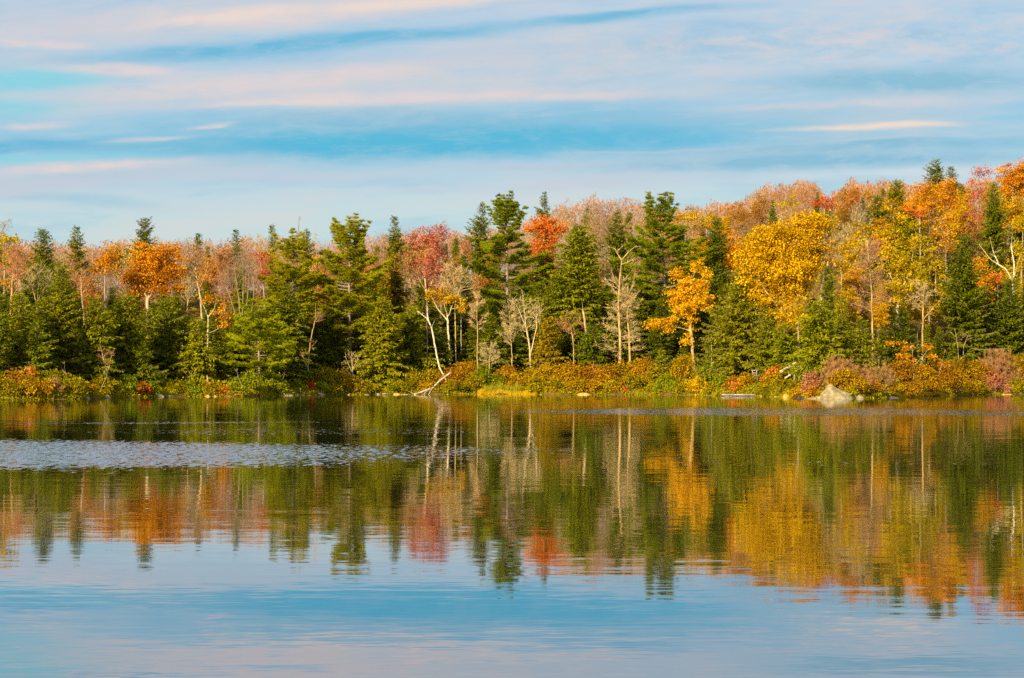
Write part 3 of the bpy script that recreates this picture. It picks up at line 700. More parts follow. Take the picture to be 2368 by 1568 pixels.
HB = hero_broad
# leafy trees
HB(345, 30, [[(342, 760), (341, 700), (346, 660), (352, 610), (350, 570)], [(341, 690), (326, 660), (308, 620)], [(343, 690), (372, 655), (390, 610)]],
   [(352, 592, 46, 36), (310, 632, 30, 34), (385, 620, 34, 40), (345, 650, 42, 32), (405, 585, 22, 22), (318, 672, 26, 18), (392, 672, 28, 18), (290, 640, 12, 10)], 'orange',
   'big round orange maple with a pale forked trunk at left', bark='palebark', dens=1.3, n=84, tr=.22)
HB(243, 34, [[(243, 700), (243, 620)]], [(243, 605, 22, 22), (230, 622, 16, 14), (258, 614, 14, 16)], 'orange', 'small orange tree just left of the big orange maple', dens=1.2, tr=.1)
HB(10, 26, [[(8, 740), (10, 640), (14, 560)]], [(8, 560, 34, 24), (0, 600, 30, 28), (18, 650, 18, 20)], 'green_gold', 'yellowing tree on the left edge below the skyline', dens=1., tr=.14)
HB(508, 20, [[(480, 770), (482, 735), (472, 712), (464, 690)], [(482, 735), (496, 712), (500, 690)]], [(510, 700, 30, 28), (524, 725, 18, 16), (480, 690, 14, 16), (515, 745, 16, 14)], 'orange',
   'small orange leaved birch with white forked stem left of the bright layered pine', 'birch_tree', bark='birch', dens=.7, n=36, tr=.1)
HB(605, 30, [[(612, 700), (606, 640), (602, 600)]], [(604, 592, 18, 12), (612, 610, 14, 14), (604, 638, 14, 9)], 'scarlet', 'small scarlet tree between the bare grey stems and the olive pine', dens=.9, n=34, tr=.09)
HB(986, 18, [[(987, 790), (986, 700), (986, 672), (980, 630), (985, 570)], [(986, 680), (1004, 640), (1012, 600)], [(986, 676), (966, 640), (955, 600)]],
   [(962, 565, 26, 36), (1000, 560, 32, 40), (985, 620, 36, 36), (1020, 600, 22, 30), (1018, 530, 14, 18), (955, 612, 16, 20), (1000, 655, 22, 14)], 'red',
   'rose red maple with a pale slender trunk in the centre', bark='palebark', dens=1.1, n=46, size=.2, tr=.14, rad=.38, twig=1)
HB(1035, 12, [[(1040, 840), (1037, 780), (1034, 728), (1026, 700)], [(1034, 740), (1012, 715), (998, 686)], [(1036, 735), (1046, 705)]],
   [(1010, 690, 24, 15), (1045, 692, 28, 18), (1028, 680, 26, 12), (1064, 706, 12, 14), (996, 680, 14, 9)], 'gold', 'white birch with a flat golden crown beside the leaning birch', 'birch_tree', 'birch', bark='birch', dens=1.3, n=60, tr=.13, rad=.35)
HB(1240, 42, [[(1238, 740), (1236, 640), (1256, 560), (1260, 520)]], [(1262, 525, 40, 30), (1248, 570, 26, 28), (1285, 535, 20, 34), (1262, 605, 28, 24), (1256, 640, 14, 12), (1228, 530, 14, 18)], 'vermilion',
   'vermilion maple below the compact dark spruce on the skyline', dens=1., n=84, tr=.14, bark='tanbark')
HB(1603, 10, [[(1604, 842), (1600, 790), (1596, 750), (1598, 700), (1602, 640)], [(1597, 765), (1572, 758), (1545, 752)]],
   [(1592, 668, 44, 34), (1600, 700, 46, 26), (1604, 618, 18, 20), (1572, 640, 24, 22), (1630, 640, 14, 22), (1642, 698, 14, 14), (1582, 716, 26, 18), (1604, 752, 14, 20), (1588, 780, 14, 18), (1560, 690, 14, 16),
    (1530, 746, 30, 17), (1510, 752, 14, 10), (1548, 762, 13, 12)], 'yellow', 'golden yellow tree with a bare straight trunk and one low side branch', bark='tanbark', dens=1.6, n=84, tr=.19, rad=.36, size=.20)
HB(1590, 58, [[(1585, 640), (1584, 520)]], [(1578, 496, 26, 20), (1606, 512, 22, 22), (1640, 520, 20, 22), (1565, 520, 18, 14)], 'gold', 'amber crown on the skyline right of the deep green pine', dens=.9, tr=.14)
HB(1818, 19, [[(1821, 850), (1816, 780), (1815, 720), (1806, 640), (1800, 560)], [(1815, 740), (1850, 680), (1872, 600)], [(1813, 730), (1760, 660), (1735, 600)]],
   [(1780, 560, 62, 40), (1850, 530, 52, 40), (1745, 600, 44, 44), (1815, 610, 70, 46), (1885, 580, 40, 50), (1790, 670, 56, 40), (1850, 660, 44, 40), (1816, 725, 38, 30), (1895, 510, 40, 26), (1716, 640, 24, 22)], 'gold',
   'big yellow maple, the widest golden crown right of centre', bark='tanbark', dens=1.15, n=110, size=.20, rad=.46, tr=.26)
HB(1846, 15, [[(1848, 850), (1846, 740)]], [(1846, 705, 28, 26), (1838, 745, 22, 26), (1860, 730, 16, 18)], 'gold', 'slim amber tree under the right side of the big yellow maple', dens=.9, n=50, tr=.1)
HB(2075, 34, [[(2074, 760), (2075, 680), (2072, 600), (2070, 550)], [(2075, 690), (2098, 640), (2110, 590)], [(2074, 670), (2050, 620), (2052, 570)]],
   [(2060, 550, 36, 26), (2105, 560, 36, 30), (2045, 600, 26, 30), (2085, 610, 40, 34), (2065, 660, 34, 28), (2110, 640, 22, 26), (2070, 700, 30, 20), (2120, 530, 20, 20)], 'green_gold',
   'green gold maple with pale limbs showing, right part of the hillside', bark='palebark', dens=.95, n=84, tr=.2, rad=.42)
HB(2186, 48, [[(2186, 640), (2186, 540)]], [(2184, 500, 26, 32), (2178, 545, 26, 30), (2196, 570, 22, 24)], 'yellow', 'bright yellow crown left of the massive dark spruce', dens=.9, n=84, tr=.14)
HB(2125, 58, [[(2125, 620), (2125, 500)]], [(2122, 490, 30, 20), (2150, 470, 28, 26), (2100, 470, 26, 22), (2140, 440, 34, 22), (2195, 460, 26, 30), (2180, 430, 26, 20)], 'orange', 'wide orange canopy just under the hilltop at right', dens=.8, n=84, tr=.16)
HB(2118, 52, [[(2128, 600), (2126, 520)]], [(2126, 494, 26, 13), (2104, 486, 16, 9)], 'vermilion', 'small bright orange crown in front of the wide orange canopy', dens=1., n=50, tr=.1)
HB(2264, 66, [[(2260, 560), (2262, 440)]], [(2268, 400, 24, 18), (2258, 440, 20, 34), (2245, 490, 16, 26), (2280, 396, 14, 12)], 'red', 'tall pinkish red maple on the right skyline', dens=.9, n=36, tr=.13, twig=1)
HB(2342, 70, [[(2340, 540), (2342, 430)]], [(2340, 400, 34, 26), (2362, 420, 30, 40), (2325, 430, 22, 30), (2360, 380, 24, 16)], 'orange', 'orange maple highest on the right edge of the photo', dens=.85, n=84, tr=.16)
HB(2365, 30, [[(2362, 640), (2364, 540)]], [(2366, 520, 24, 34), (2355, 570, 16, 26), (2372, 600, 20, 30)], 'green_gold', 'yellow green crown on the right edge beside the forked birch', dens=.9, n=84, tr=.14)
HB(1906, 56, [[(1904, 620), (1905, 500)]], [(1902, 468, 26, 12), (1918, 474, 16, 10)], 'scarlet', 'small red crown on the hill above the big yellow maple', dens=1.3, n=50, tr=.1)
HB(1830, 60, [[(1832, 600), (1830, 500)]], [(1832, 466, 26, 16), (1808, 474, 18, 12)], 'green_gold', 'olive yellow crown left of the small red crown on the hill', dens=1., n=44, tr=.1)
HB(2306, 20, [[(2308, 720), (2305, 660)]], [(2304, 638, 16, 12), (2298, 656, 14, 10)], 'vermilion', 'small orange maple at the foot of the forked birch', dens=1.2, n=44, tr=.07)
HB(2104, 6.5, [[(2112, 850), (2108, 812), (2104, 790)], [(2112, 848), (2140, 815), (2152, 800)]], [(2082, 796, 28, 7), (2100, 808, 24, 8), (2092, 822, 14, 7), (2148, 802, 15, 7), (2152, 828, 14, 6), (2100, 832, 12, 6)], 'orange',
   'low spreading orange maple around the tall tan trunk', dens=1.6, n=40, tr=.05, rad=.24, size=.2)
HB(2150, 40, [[(2148, 720), (2150, 640), (2146, 590)]], [(2150, 600, 32, 34), (2130, 650, 24, 30), (2172, 640, 22, 34), (2150, 560, 22, 22)], 'green_gold', 'olive gold crown between the green gold maple and the massive dark spruce', dens=.9, n=58, tr=.14)
HB(1975, 44, [[(1975, 700), (1975, 620)]], [(1972, 570, 34, 40), (1990, 530, 26, 26), (1955, 620, 26, 34), (1985, 640, 26, 26)], 'gold', 'loose gold crown behind the bare rosy hillside tree', dens=.75, n=84, tr=.14)
HB(2230, 54, [[(2230, 640), (2230, 540)]], [(2228, 510, 30, 30), (2240, 550, 26, 26), (2210, 545, 20, 26)], 'rust', 'russet crown under the pinkish red skyline maple', dens=.8, n=50, tr=.14)
HB(2330, 56, [[(2330, 640), (2330, 540)]], [(2335, 480, 34, 30), (2352, 510, 26, 34), (2310, 510, 18, 26)], 'gold', 'amber crown behind the tall spruce at the right edge', dens=.8, n=84, tr=.14)
HB(2050, 60, [[(2050, 620), (2050, 520)]], [(2045, 480, 34, 22), (2075, 500, 24, 22), (2020, 505, 22, 22)], 'gold', 'amber crown tucked under the two hilltop spruces', dens=.8, n=84, tr=.14)
HB(1700, 80, [[(1700, 600), (1700, 500)]], [(1700, 490, 30, 24), (1722, 510, 24, 20)], 'rust', 'rust brown crown on the hill above the dark narrow spruce', dens=.8, n=40, tr=.12)

# bare trees
BT = 'bare_tree'
tiered(1434, 6, [(1434, 845), (1433, 780), (1430, 700), (1431, 665), (1436, 610), (1437, 598)], 820, 650, 58, 36, 'tall dead tree with crooked forked top, left of twin trunks', -.02, tr=.21, name='dead_tree', cat='dead tree',
       tops=[[(1437, 602), (1428, 588), (1422, 576), (1412, 572)], [(1437, 602), (1450, 586), (1466, 572), (1476, 570)], [(1431, 665), (1420, 648), (1414, 628)], [(1436, 612), (1450, 607), (1460, 602)], [(1428, 580), (1436, 572)]])
tiered(1456, 7, [(1459, 842), (1455, 790), (1452, 740), (1449, 690), (1452, 660)], 815, 672, 46, 46, 'shorter dead tree with tiers of level twigs, right of the tall forked dead tree', .0, tr=.18, name='dead_tree', cat='dead tree', tops=[[(1450, 690), (1438, 660), (1436, 640)], [(1450, 690), (1464, 655), (1468, 636)], [(1457, 812), (1472, 802), (1484, 800)]])
tiered(1183, 6, [(1186, 848), (1182, 790), (1178, 740), (1176, 700)], 800, 705, 34, 26, 'thin bare tree left of the tangled bare trunks', .35, tr=.08)
tiered(1131, 4, [(1129, 880), (1131, 840), (1135, 795)], 845, 800, 34, 26, 'short bare sapling with fine spreading twigs above the golden grass', .25, tr=.075, bark='palebark', name='sapling', cat='sapling', twl=.4)
tiered(1105, 9, [(1104, 826), (1104, 770), (1102, 720), (1106, 682)], 770, 685, 30, 20, 'single slim bare trunk with a small twiggy top, centre', .15, tr=.10)
tiered(2012, 16, [(2020, 735), (2014, 660), (2008, 590), (2004, 556)], 715, 570, 56, 44, 'bare rosy tree with drooping side limbs left of the green gold maple', -.12, tr=.13, leaf='pink', tops=[[(2018, 722), (1992, 708), (1964, 700)]])
tiered(1054, 13, [(1054, 835), (1053, 770), (1052, 716), (1052, 672), (1046, 630)], 690, 625, 52, 26, 'tan trunk with a wide bare crown behind the golden birch', .35, tr=.13, tops=[[(1052, 700), (1064, 668), (1078, 650), (1090, 640)], [(1052, 690), (1036, 650), (1028, 620)], [(1053, 674), (1085, 668), (1108, 664)]])
tiered(2132, 8, [(2129, 846), (2133, 780), (2133, 720), (2137, 660)], 720, 668, 44, 16, 'tall bare tan trunk with a spray of orange leaves round its base', .4, tr=.155, tops=[[(2133, 740), (2152, 718), (2174, 692)], [(2135, 684), (2112, 688), (2100, 696)]])
HB(30, 22, [[(24, 735), (27, 670), (30, 610)], [(27, 690), (46, 660), (56, 640)]], [(30, 615, 34, 34), (20, 650, 28, 26), (48, 640, 22, 22)], 'peach', 'peach tinted bare tree at the left edge with a pale trunk', BT, bark='tanbark', dens=1., n=5, rad=.3, size=.14, tr=.13, twig=4)
HB(92, 24, [[(85, 770), (86, 700), (90, 650)], [(86, 710), (74, 660)], [(86, 700), (112, 650)]], [(92, 640, 36, 34), (72, 650, 22, 26), (114, 645, 20, 24)], 'tan', 'fan shaped bare tree left of the slender pointed spruce', BT, bark='tanbark', dens=1., n=0, tr=.14, twig=5)
HB(186, 24, [[(196, 740), (190, 690), (186, 640)]], [(184, 648, 26, 28), (200, 668, 18, 22)], 'peach', 'pinkish bare tree right of the slender pointed spruce', BT, bark='palebark', dens=1.1, n=3, rad=.3, size=.14, tr=.1, twig=5)
HB(240, 14, [[(238, 720), (240, 690)], [(238, 715), (226, 690)], [(238, 712), (250, 672)]], [(240, 684, 16, 16)], 'tan', 'pale dead snag in front of the big orange maple', BT, 'snag', bark='palebark', dens=.5, n=0, tr=.08, twig=0, rt=.03)
HB(243, 5, [[(247, 886), (248, 862), (240, 830), (234, 806)], [(248, 862), (256, 834), (258, 812)]], [(244, 826, 20, 22), (238, 812, 14, 14)], 'pink', 'bare grey sapling forked low over the olive shrubs at left', 'sapling', 'sapling', bark='tanbark', dens=3, n=0, tr=.07, twig=5, twl=.4)
HB(455, 27, [[(466, 740), (464, 690), (455, 640), (448, 590)], [(460, 670), (476, 630), (482, 600)]], [(455, 605, 30, 38), (475, 630, 20, 24), (436, 625, 18, 24)], 'peach', 'bare rosy maple with twin pale limbs right of the big orange maple', 'maple_tree', bark='palebark', dens=1.1, n=4, rad=.3, size=.14, tr=.13, twig=5)
HB(566, 26, [[(556, 750), (552, 690), (545, 640), (540, 600)], [(568, 745), (572, 680), (578, 610)], [(578, 745), (586, 680), (584, 590)], [(560, 745), (562, 660), (562, 600)], [(548, 740), (530, 680), (516, 650)]],
   [(560, 610, 34, 34), (540, 640, 28, 28), (585, 620, 20, 36), (522, 650, 14, 16)], 'grey', 'clump of bare grey stems left of the small scarlet tree', BT, bark='greybark', dens=1., n=0, tr=.11, twig=5)
HB(742, 20, [[(738, 720), (736, 640), (730, 560), (728, 530)], [(736, 690), (752, 620)]], [(740, 620, 18, 34), (732, 560, 10, 26)], 'tan', 'thin bare tree between the olive pine and the tallest left pine', BT, bark='tanbark', dens=1.2, n=0, tr=.09, twig=3)
HB(715, 4, [[(714, 880), (712, 840), (717, 790), (728, 740), (730, 700)], [(714, 850), (704, 836), (694, 812)]], [(734, 735, 16, 22), (700, 818, 12, 10), (722, 790, 10, 14)], 'pink', 'curved pale sapling with a red shrub at its foot', 'sapling', 'sapling', bark='tanbark', dens=3, n=0, tr=.07, twig=3, twl=.4)
HB(813, 4, [[(816, 884), (814, 850), (812, 812)], [(815, 862), (802, 836), (798, 814)], [(814, 856), (826, 832), (834, 812)], [(814, 872), (802, 856), (788, 846)]], [(814, 822, 20, 16), (796, 835, 10, 12)], 'tan', 'small forked bare sapling below the tallest left pine', 'sapling', 'sapling', bark='palebark', dens=3, n=0, tr=.07, twig=2, twl=.35)
HB(1026, 3, [[(1030, 876), (1016, 850), (1009, 819), (1003, 786), (998, 759), (989, 738), (976, 728), (964, 718)], [(998, 757), (1004, 742)], [(989, 738), (988, 715), (986, 690)]], [(970, 725, 8, 7), (990, 712, 10, 12)], 'tan', 'leaning white birch with bare top, curving left over the driftwood', 'birch_tree', 'birch', bark='birch', dens=2, n=0, tr=.11, twig=1, rt=.02, twl=.4)
HB(988, 12, [[(987, 832), (988, 770), (987, 720)]], [(987, 726, 8, 10)], 'grey', 'dim grey trunk in the dark gap left of the leaning birch', 'bare_tree', bark='greybark', dens=1.2, n=0, tr=.1, twig=2)
HB(1064, 17, [[(1066, 830), (1066, 740), (1064, 660)]], [(1066, 690, 14, 24)], 'grey', 'dim slender trunk in the dark gap right of the golden birch', 'bare_tree', bark='greybark', dens=1.2, n=0, tr=.08, twig=2)
HB(1222, 7, [[(1227, 852), (1224, 800), (1215, 750), (1210, 700), (1206, 670)], [(1217, 760), (1196, 710), (1178, 690)], [(1226, 820), (1240, 760), (1240, 720)], [(1208, 690), (1212, 676), (1194, 660)]],
   [(1218, 730, 34, 40), (1190, 700, 22, 22), (1236, 720, 22, 40), (1200, 760, 24, 20)], 'tan', 'tangled bare trunks with crooked limbs right of the golden grass', BT, bark='palebark', dens=1., n=0, tr=.14, twig=3)
HB(1247, 12, [[(1248, 840), (1248, 760), (1247, 700)]], [], 'tan', 'straight broken trunk right of the tangled bare trunks', 'snag', 'snag', bark='tanbark', n=0, tr=.13)
HB(1349, 10, [[(1356, 790), (1352, 740), (1345, 698)], [(1350, 722), (1340, 712)]], [], 'tan', 'short broken pale snag in front of the very broad hemlock', 'snag', 'snag', bark='palebark', n=0, tr=.14)
HB(1318, 11, [[(1326, 800), (1322, 770), (1318, 745)]], [(1316, 748, 36, 26), (1296, 744, 16, 14)], 'peach', 'rounded bare pinkish bush tree beside the short broken snag', BT, bark='tanbark', dens=1.6, n=4, rad=.25, size=.13, tr=.08, twig=5, twl=.5)
HB(1412, 22, [[(1418, 720), (1416, 680), (1410, 640)]], [(1412, 640, 24, 28)], 'peach', 'pink flushed bare sapling behind the tall dead tree', 'sapling', 'sapling', bark='birch', dens=1.2, n=5, rad=.3, size=.15, tr=.09, twig=3)
HB(1646, 8, [[(1645, 840), (1645, 800), (1644, 770)]], [], 'tan', 'short grey trunk showing under the spruces right of the golden tree', 'snag', 'snag', bark='greybark', n=0, tr=.11)
HB(1906, 30, [[(1898, 640), (1896, 570), (1892, 530)], [(1902, 640), (1908, 570), (1908, 520)], [(1906, 640), (1924, 560), (1930, 530)]], [(1906, 560, 32, 40), (1918, 590, 22, 30)], 'pink', 'bare pinkish tree standing inside the big yellow maple', BT, bark='palebark', dens=1., n=0, tr=.1, twig=4)
HB(2340, 16, [[(2346, 720), (2342, 650), (2326, 622), (2290, 600), (2263, 565)], [(2342, 650), (2345, 610), (2338, 570), (2340, 540)], [(2310, 614), (2296, 580), (2288, 548)], [(2345, 640), (2356, 590)]], [(2300, 580, 16, 16), (2340, 565, 16, 20)], 'tan',
   'pale forked birch with thick crooked limbs near the right edge', 'birch_tree', 'birch', bark='birch', dens=.6, n=0, tr=.19, twig=2, rt=.02)
HB(2222, 8, [[(2216, 836), (2212, 790), (2206, 760)], [(2226, 836), (2228, 800), (2240, 770)]], [(2222, 775, 22, 16)], 'tan', 'pair of slim bare stems in front of the massive dark spruce', BT, bark='tanbark', dens=.8, n=0, tr=.07, twig=2)
HB(8, 78, [[(8, 640), (10, 540)]], [(10, 520, 28, 18), (-6, 528, 22, 20)], 'grey', 'grey bare tree highest on the left edge of the photo', BT, dens=.9, n=0, tr=.12, twig=4)
HB(1020, 40, [[(1020, 600), (1019, 540)]], [(1020, 528, 20, 22), (1034, 548, 16, 18)], 'red', 'thin purplish top leafing out behind the rose red maple', dens=.9, n=10, size=.16, tr=.09, twig=4)
HB(690, 60, [[(690, 600), (690, 540), (691, 500)]], [(690, 512, 6, 10)], 'grey', 'needle thin bare snag poking above the skyline beside the olive pine', 'snag', 'snag', dens=3, n=0, tr=.06, twig=1, rt=.02)

# ------------------------------------------------------------------ the wood behind, copied from a few trees
SKY = np.array([[-200, 545], [0, 545], [100, 550], [200, 555], [270, 547], [400, 546], [500, 549], [600, 537], [700, 546], [760, 553], [880, 537], [930, 527], [1020, 524], [1080, 530], [1100, 522], [1220, 498],
                [1300, 466], [1380, 446], [1480, 457], [1560, 478], [1640, 461], [1700, 457], [1780, 417], [1870, 410], [1920, 442], [1970, 407], [2040, 412], [2120, 417], [2200, 412], [2300, 402], [2367, 378], [2600, 370]], float)
MARKS = [(40, 'the left edge'), (178, 'the small bluish spruce tip'), (345, 'the big orange maple'), (455, 'the bare rosy maple'), (566, 'the bare grey stems'), (680, 'the olive pine'), (808, 'the tallest left pine'), (914, 'the brownish hemlock spire'),
         (990, 'the rose red maple'), (1117, 'the sparse skyline spruce'), (1172, 'the pine with the forked top'), (1262, 'the vermilion maple'), (1340, 'the very broad hemlock'), (1427, 'the tall dead tree'), (1530, 'the tall deep green pine'),
         (1658, 'the dark narrow spruce'), (1800, 'the big yellow maple'), (1906, 'the small red crown'), (2010, 'the bare rosy hillside tree'), (2080, 'the green gold maple'), (2166, 'the two right skyline spruces'), (2264, 'the pinkish red skyline maple'), (2350, 'the right edge')]


def near_mark(px, marks=MARKS): return min(marks, key=lambda m: abs(m[0] - px))[1]


def bare_proto(name, leaf, bark, n, twig, wide):
    rng = rg(); H = 15.
    t0 = [[0, 0, -.4], [.1, 0, H * .3], [.3, .1, H * .6], [0, 0, H * .88]]
    tr = [t0, [[.05, 0, H * .34], [1.2, .5, H * .6], [1.6, .6, H * .85]], [[.05, 0, H * .40], [-1.2, -.6, H * .62], [-1.9, -.6, H * .84]]]
    lb = [(0, 0, H * .72, wide, wide, H * .25), (1.2, .4, H * .56, wide * .9, wide * .9, H * .2), (-1.3, -.4, H * .50, wide * .9, wide * .9, H * .2)]
    P = lobe_points(rng, lb, 150 / (wide * wide * H * .2 * 4.2 * 2), .5)
    T, tips, dirs = grow(tr, P, rng, zmin=H * .2, r_base=.12, r_tip=.012)
    B = Blades()
    if twig: twigs(B, rng, tips, dirs, twig, .7, .034)
    if n: leaf_clumps(B, rng, P, n, .42, .24 if n > 20 else .16, np.array([0, 0, H * .65]))
    o = finish(name, 'x', 'tree', (0, 0, 0), T, B, bark, leaf)
    return o, H


def conifer_proto(leaf, R, H, hem):
    kw = dict(droop=-.10, flat=.34, prof=.54, tipup=-.08, thin=1.12) if hem else {}
    T, B = conifer(rg(), H, R, **kw)
    return finish('hemlock_tree' if hem else 'spruce_tree', 'x', 'hemlock' if hem else 'spruce', (0, 0, 0), T, B, 'bark', leaf), H


used = set()


def copy_tree(proto, px, d, top, label, cat, group, sx=1.):
    po, H = proto; x, Y, z0 = place(px, d); k = (Z(top, Y) - z0) / H
    if po.name in used:
        o = po.copy(); C.collection.objects.link(o)
        for ch in po.children:
            c = ch.copy(); C.collection.objects.link(c); c.parent = o
    else: o = po; used.add(po.name)
    o.location = (x, Y, z0); o.scale = (k * sx, k * sx, k); o.rotation_euler = (0, 0, R0.uniform(0, 6.28))
    o['label'] = label; o['category'] = cat; o['group'] = group
    return o


PB = [bare_proto('bare_tree', 'pink', 'greybark', 0, 7, 2.8), bare_proto('bare_tree', 'peach', 'greybark', 3, 6, 3.1), bare_proto('bare_tree', 'grey', 'greybark', 0, 6, 2.5),
      bare_proto('bare_tree', 'pink', 'tanbark', 2, 7, 3.2), bare_proto('bare_tree', 'tan', 'tanbark', 0, 6, 2.7)]
PL = {'rust': bare_proto('maple_tree', 'rust', 'greybark', 26, 3, 3.), 'orange': bare_proto('maple_tree', 'orange', 'greybark', 50, 0, 3.), 'gold': bare_proto('maple_tree', 'gold', 'greybark', 52, 0, 3.1), 'green_gold': bare_proto('maple_tree', 'green_gold', 'greybark', 50, 0, 3.)}
PC = [conifer_proto('darkspruce', 2.6, 13, False), conifer_proto('spruce', 2.8, 13, True), conifer_proto('darkspruce', 2.9, 12, True), conifer_proto('spruce', 2.4, 13, False)]
ADJ = {'rust': 'rusty half bare', 'orange': 'orange leaved', 'gold': 'amber leaved', 'green_gold': 'yellow green'}
row_words = {0: 'along the skyline', 1: 'just under the skyline', 2: 'on the hillside', 3: 'low on the hillside'}
for row, (d, lo, hi, stepx) in enumerate([(98, -12, 14, 30), (84, 6, 34, 35), (70, 22, 60, 40), (57, 46, 90, 48)]):
    px = -90.
    while px < 2470:
        q = px + R0.uniform(-12, 12); top = float(np.interp(q, SKY[:, 0], SKY[:, 1])) + R0.uniform(lo, hi); u = R0.random()
        right = q > 1950; warm = .62 if right else (.34 if q > 1480 else .20)
        mk = near_mark(q)
        if u < warm:
            kind = R0.choice(['rust', 'orange', 'gold', 'green_gold'], p=[.2, .34, .32, .14] if right else [.66, .12, .12, .10])
            lab = f'{ADJ[kind]} tree {row_words[row]} nearest {mk}'
            copy_tree(PL[kind], q, d + R0.uniform(-7, 7), top + (14 if row == 0 else 4), lab, 'tree', lab)
        elif u < warm + .14 and row:
            lab = f'dark conifer {row_words[row]} nearest {mk}'
            copy_tree(PC[int(R0.integers(0, 4))], q, d, top + 14, lab, 'conifer', lab, .8)
        else:
            lab = f'leafless twiggy tree {row_words[row]} nearest {mk}'
            copy_tree(PB[int(R0.integers(0, 5))], q, d + R0.uniform(-7, 7), top, lab, 'tree', lab, R0.uniform(.9, 1.2))
        px += stepx * R0.uniform(.8, 1.2)


def distant_woods(leaf, label, n, s0, L, W, share=1.):
    rng = np.random.default_rng(s0); q = rng.uniform(-140, 2510, n); dd = rng.uniform(92, 132, n); Yb = shore(q) + dd; xb = X(q, Yb)
    top = np.interp(q, SKY[:, 0], SKY[:, 1]) + 13 + 9 * np.sin(q * .11 + s0) * np.sin(q * .047) + 8 * np.sin(q * .31 + dd); zt = CAMH + (HZ - top) / F * Yb; zg = ground(xb, Yb)
    u = 1 - rng.random(n) ** 1.15 * share; z = zg + np.maximum(zt - zg, 1.) * u
    d = nrm(np.stack([rng.normal(0, .55, n), rng.normal(0, .55, n), np.full(n, .8)], 1)); B = Blades(); l = L * rng.uniform(.5, 1.3, n)
    B.add(np.stack([xb, Yb, z], 1) - d * l[:, None], d, unit(rng, n), l, W, np.clip(rng.normal(.5, .28, n), 0, 1), .35)
    o = B.build('distant_woods', M[leaf], None); o['kind'] = 'stuff'; o['label'] = label; o['category'] = 'woods'


distant_woods('peach', 'hazy pinkish mass of bare twigs filling the ridge behind the separate trees', 60000, 11, 1.0, .07)
distant_woods('rust', 'rusty brown mass of thin foliage filling the ridge behind the separate trees', 30000, 12, .55, .16, .95)

MIDTOP = np.array([[-200, 640], [0, 650], [60, 640], [200, 680], [300, 700], [420, 705], [520, 700], [600, 690], [700, 640], [800, 660], [900, 650], [980, 690], [1060, 700], [1150, 690], [1220, 660], [1290, 600], [1400, 620], [1500, 640], [1600, 600],
                   [1680, 620], [1740, 690], [1860, 735], [1930, 715], [2000, 715], [2090, 735], [2160, 690], [2260, 660], [2367, 650], [2600, 650]], float)
for d, off, stepx, wd in [(15, 50, 58, 'in the deep shade behind the shore trees'), (23, 20, 56, 'filling the gaps of the lower wood'), (33, 0, 66, 'behind the lower wood'), (43, -24, 80, 'partly hidden on the hillside')]:
    px = -60.
    while px < 2440:
        q = px + R0.uniform(-16, 16); top = float(np.interp(q, MIDTOP[:, 0], MIDTOP[:, 1])) + off + R0.uniform(-22, 32)
        if (d == 43 and R0.random() < .35) or (q > 1930 and d > 30 and R0.random() < .7):
            kind = R0.choice(['rust', 'gold', 'green_gold', 'orange'], p=[.1, .38, .36, .16] if q > 1930 else ([.4, .3, .3, 0] if q > 1450 else [.7, .15, .15, 0]))
            if q > 1930: top -= 70; lab = f'{ADJ[kind]} tree {wd} nearest {near_mark(q)}'
            copy_tree(PL[kind], q, d, top, lab, 'tree', lab)
        else:
            lab = f'conifer {wd} nearest {near_mark(q)}'
            copy_tree(PC[int(R0.integers(0, 4))], q, d + R0.uniform(-3, 3), top, lab, 'conifer', lab, R0.uniform(.95, 1.35))
        px += stepx * R0.uniform(.8, 1.2)
for pr in list(PB) + list(PL.values()) + PC:
    if pr[0].name not in used:
        for ch in list(pr[0].children): bpy.data.objects.remove(ch)
        bpy.data.objects.remove(pr[0])

# ------------------------------------------------------------------ shrubs along the water
SM = [(20, 'the left edge'), (70, 'the orange sapling'), (125, 'the short spruce behind the orange sapling'), (195, 'the feathery hemlock'), (247, 'the bare grey sapling'), (325, 'the scarlet shrub pair'), (385, 'the cream rocks'), (455, 'the light green hemlock'), (522, 'the small dark red shrub'),
      (597, 'the bright layered pine'), (655, 'the wedge shaped boulder'), (718, 'the curved pale sapling'), (770, 'the oval pale rock'), (815, 'the forked bare sapling'), (884, 'the hemlock on the waterline'), (955, 'the driftwood branch'), (1028, 'the leaning birch'), (1080, 'the golden birch'), (1131, 'the short bare sapling'), (1180, 'the golden grass'),
      (1227, 'the tangled bare trunks'), (1290, 'the yellowish hemlock column'), (1371, 'the low dark spruce'), (1445, 'the dead trees'), (1492, 'the fiery little shrub'), (1530, 'the smallest spruce'), (1603, 'the golden tree'), (1645, 'the short grey trunk'), (1705, 'the grey dock'), (1770, 'the dark frame'), (1822, 'the stair rail'), (1880, 'the dark wet rock'),
      (1930, 'the pale boulder'), (1990, 'the small rock right of the boulder'), (2056, 'the flat slab rock'), (2134, 'the tall tan trunk'), (2222, 'the slim bare stems'), (2297, 'the dusty rose shrub'), (2350, 'the right edge')]
lab_seen = {}


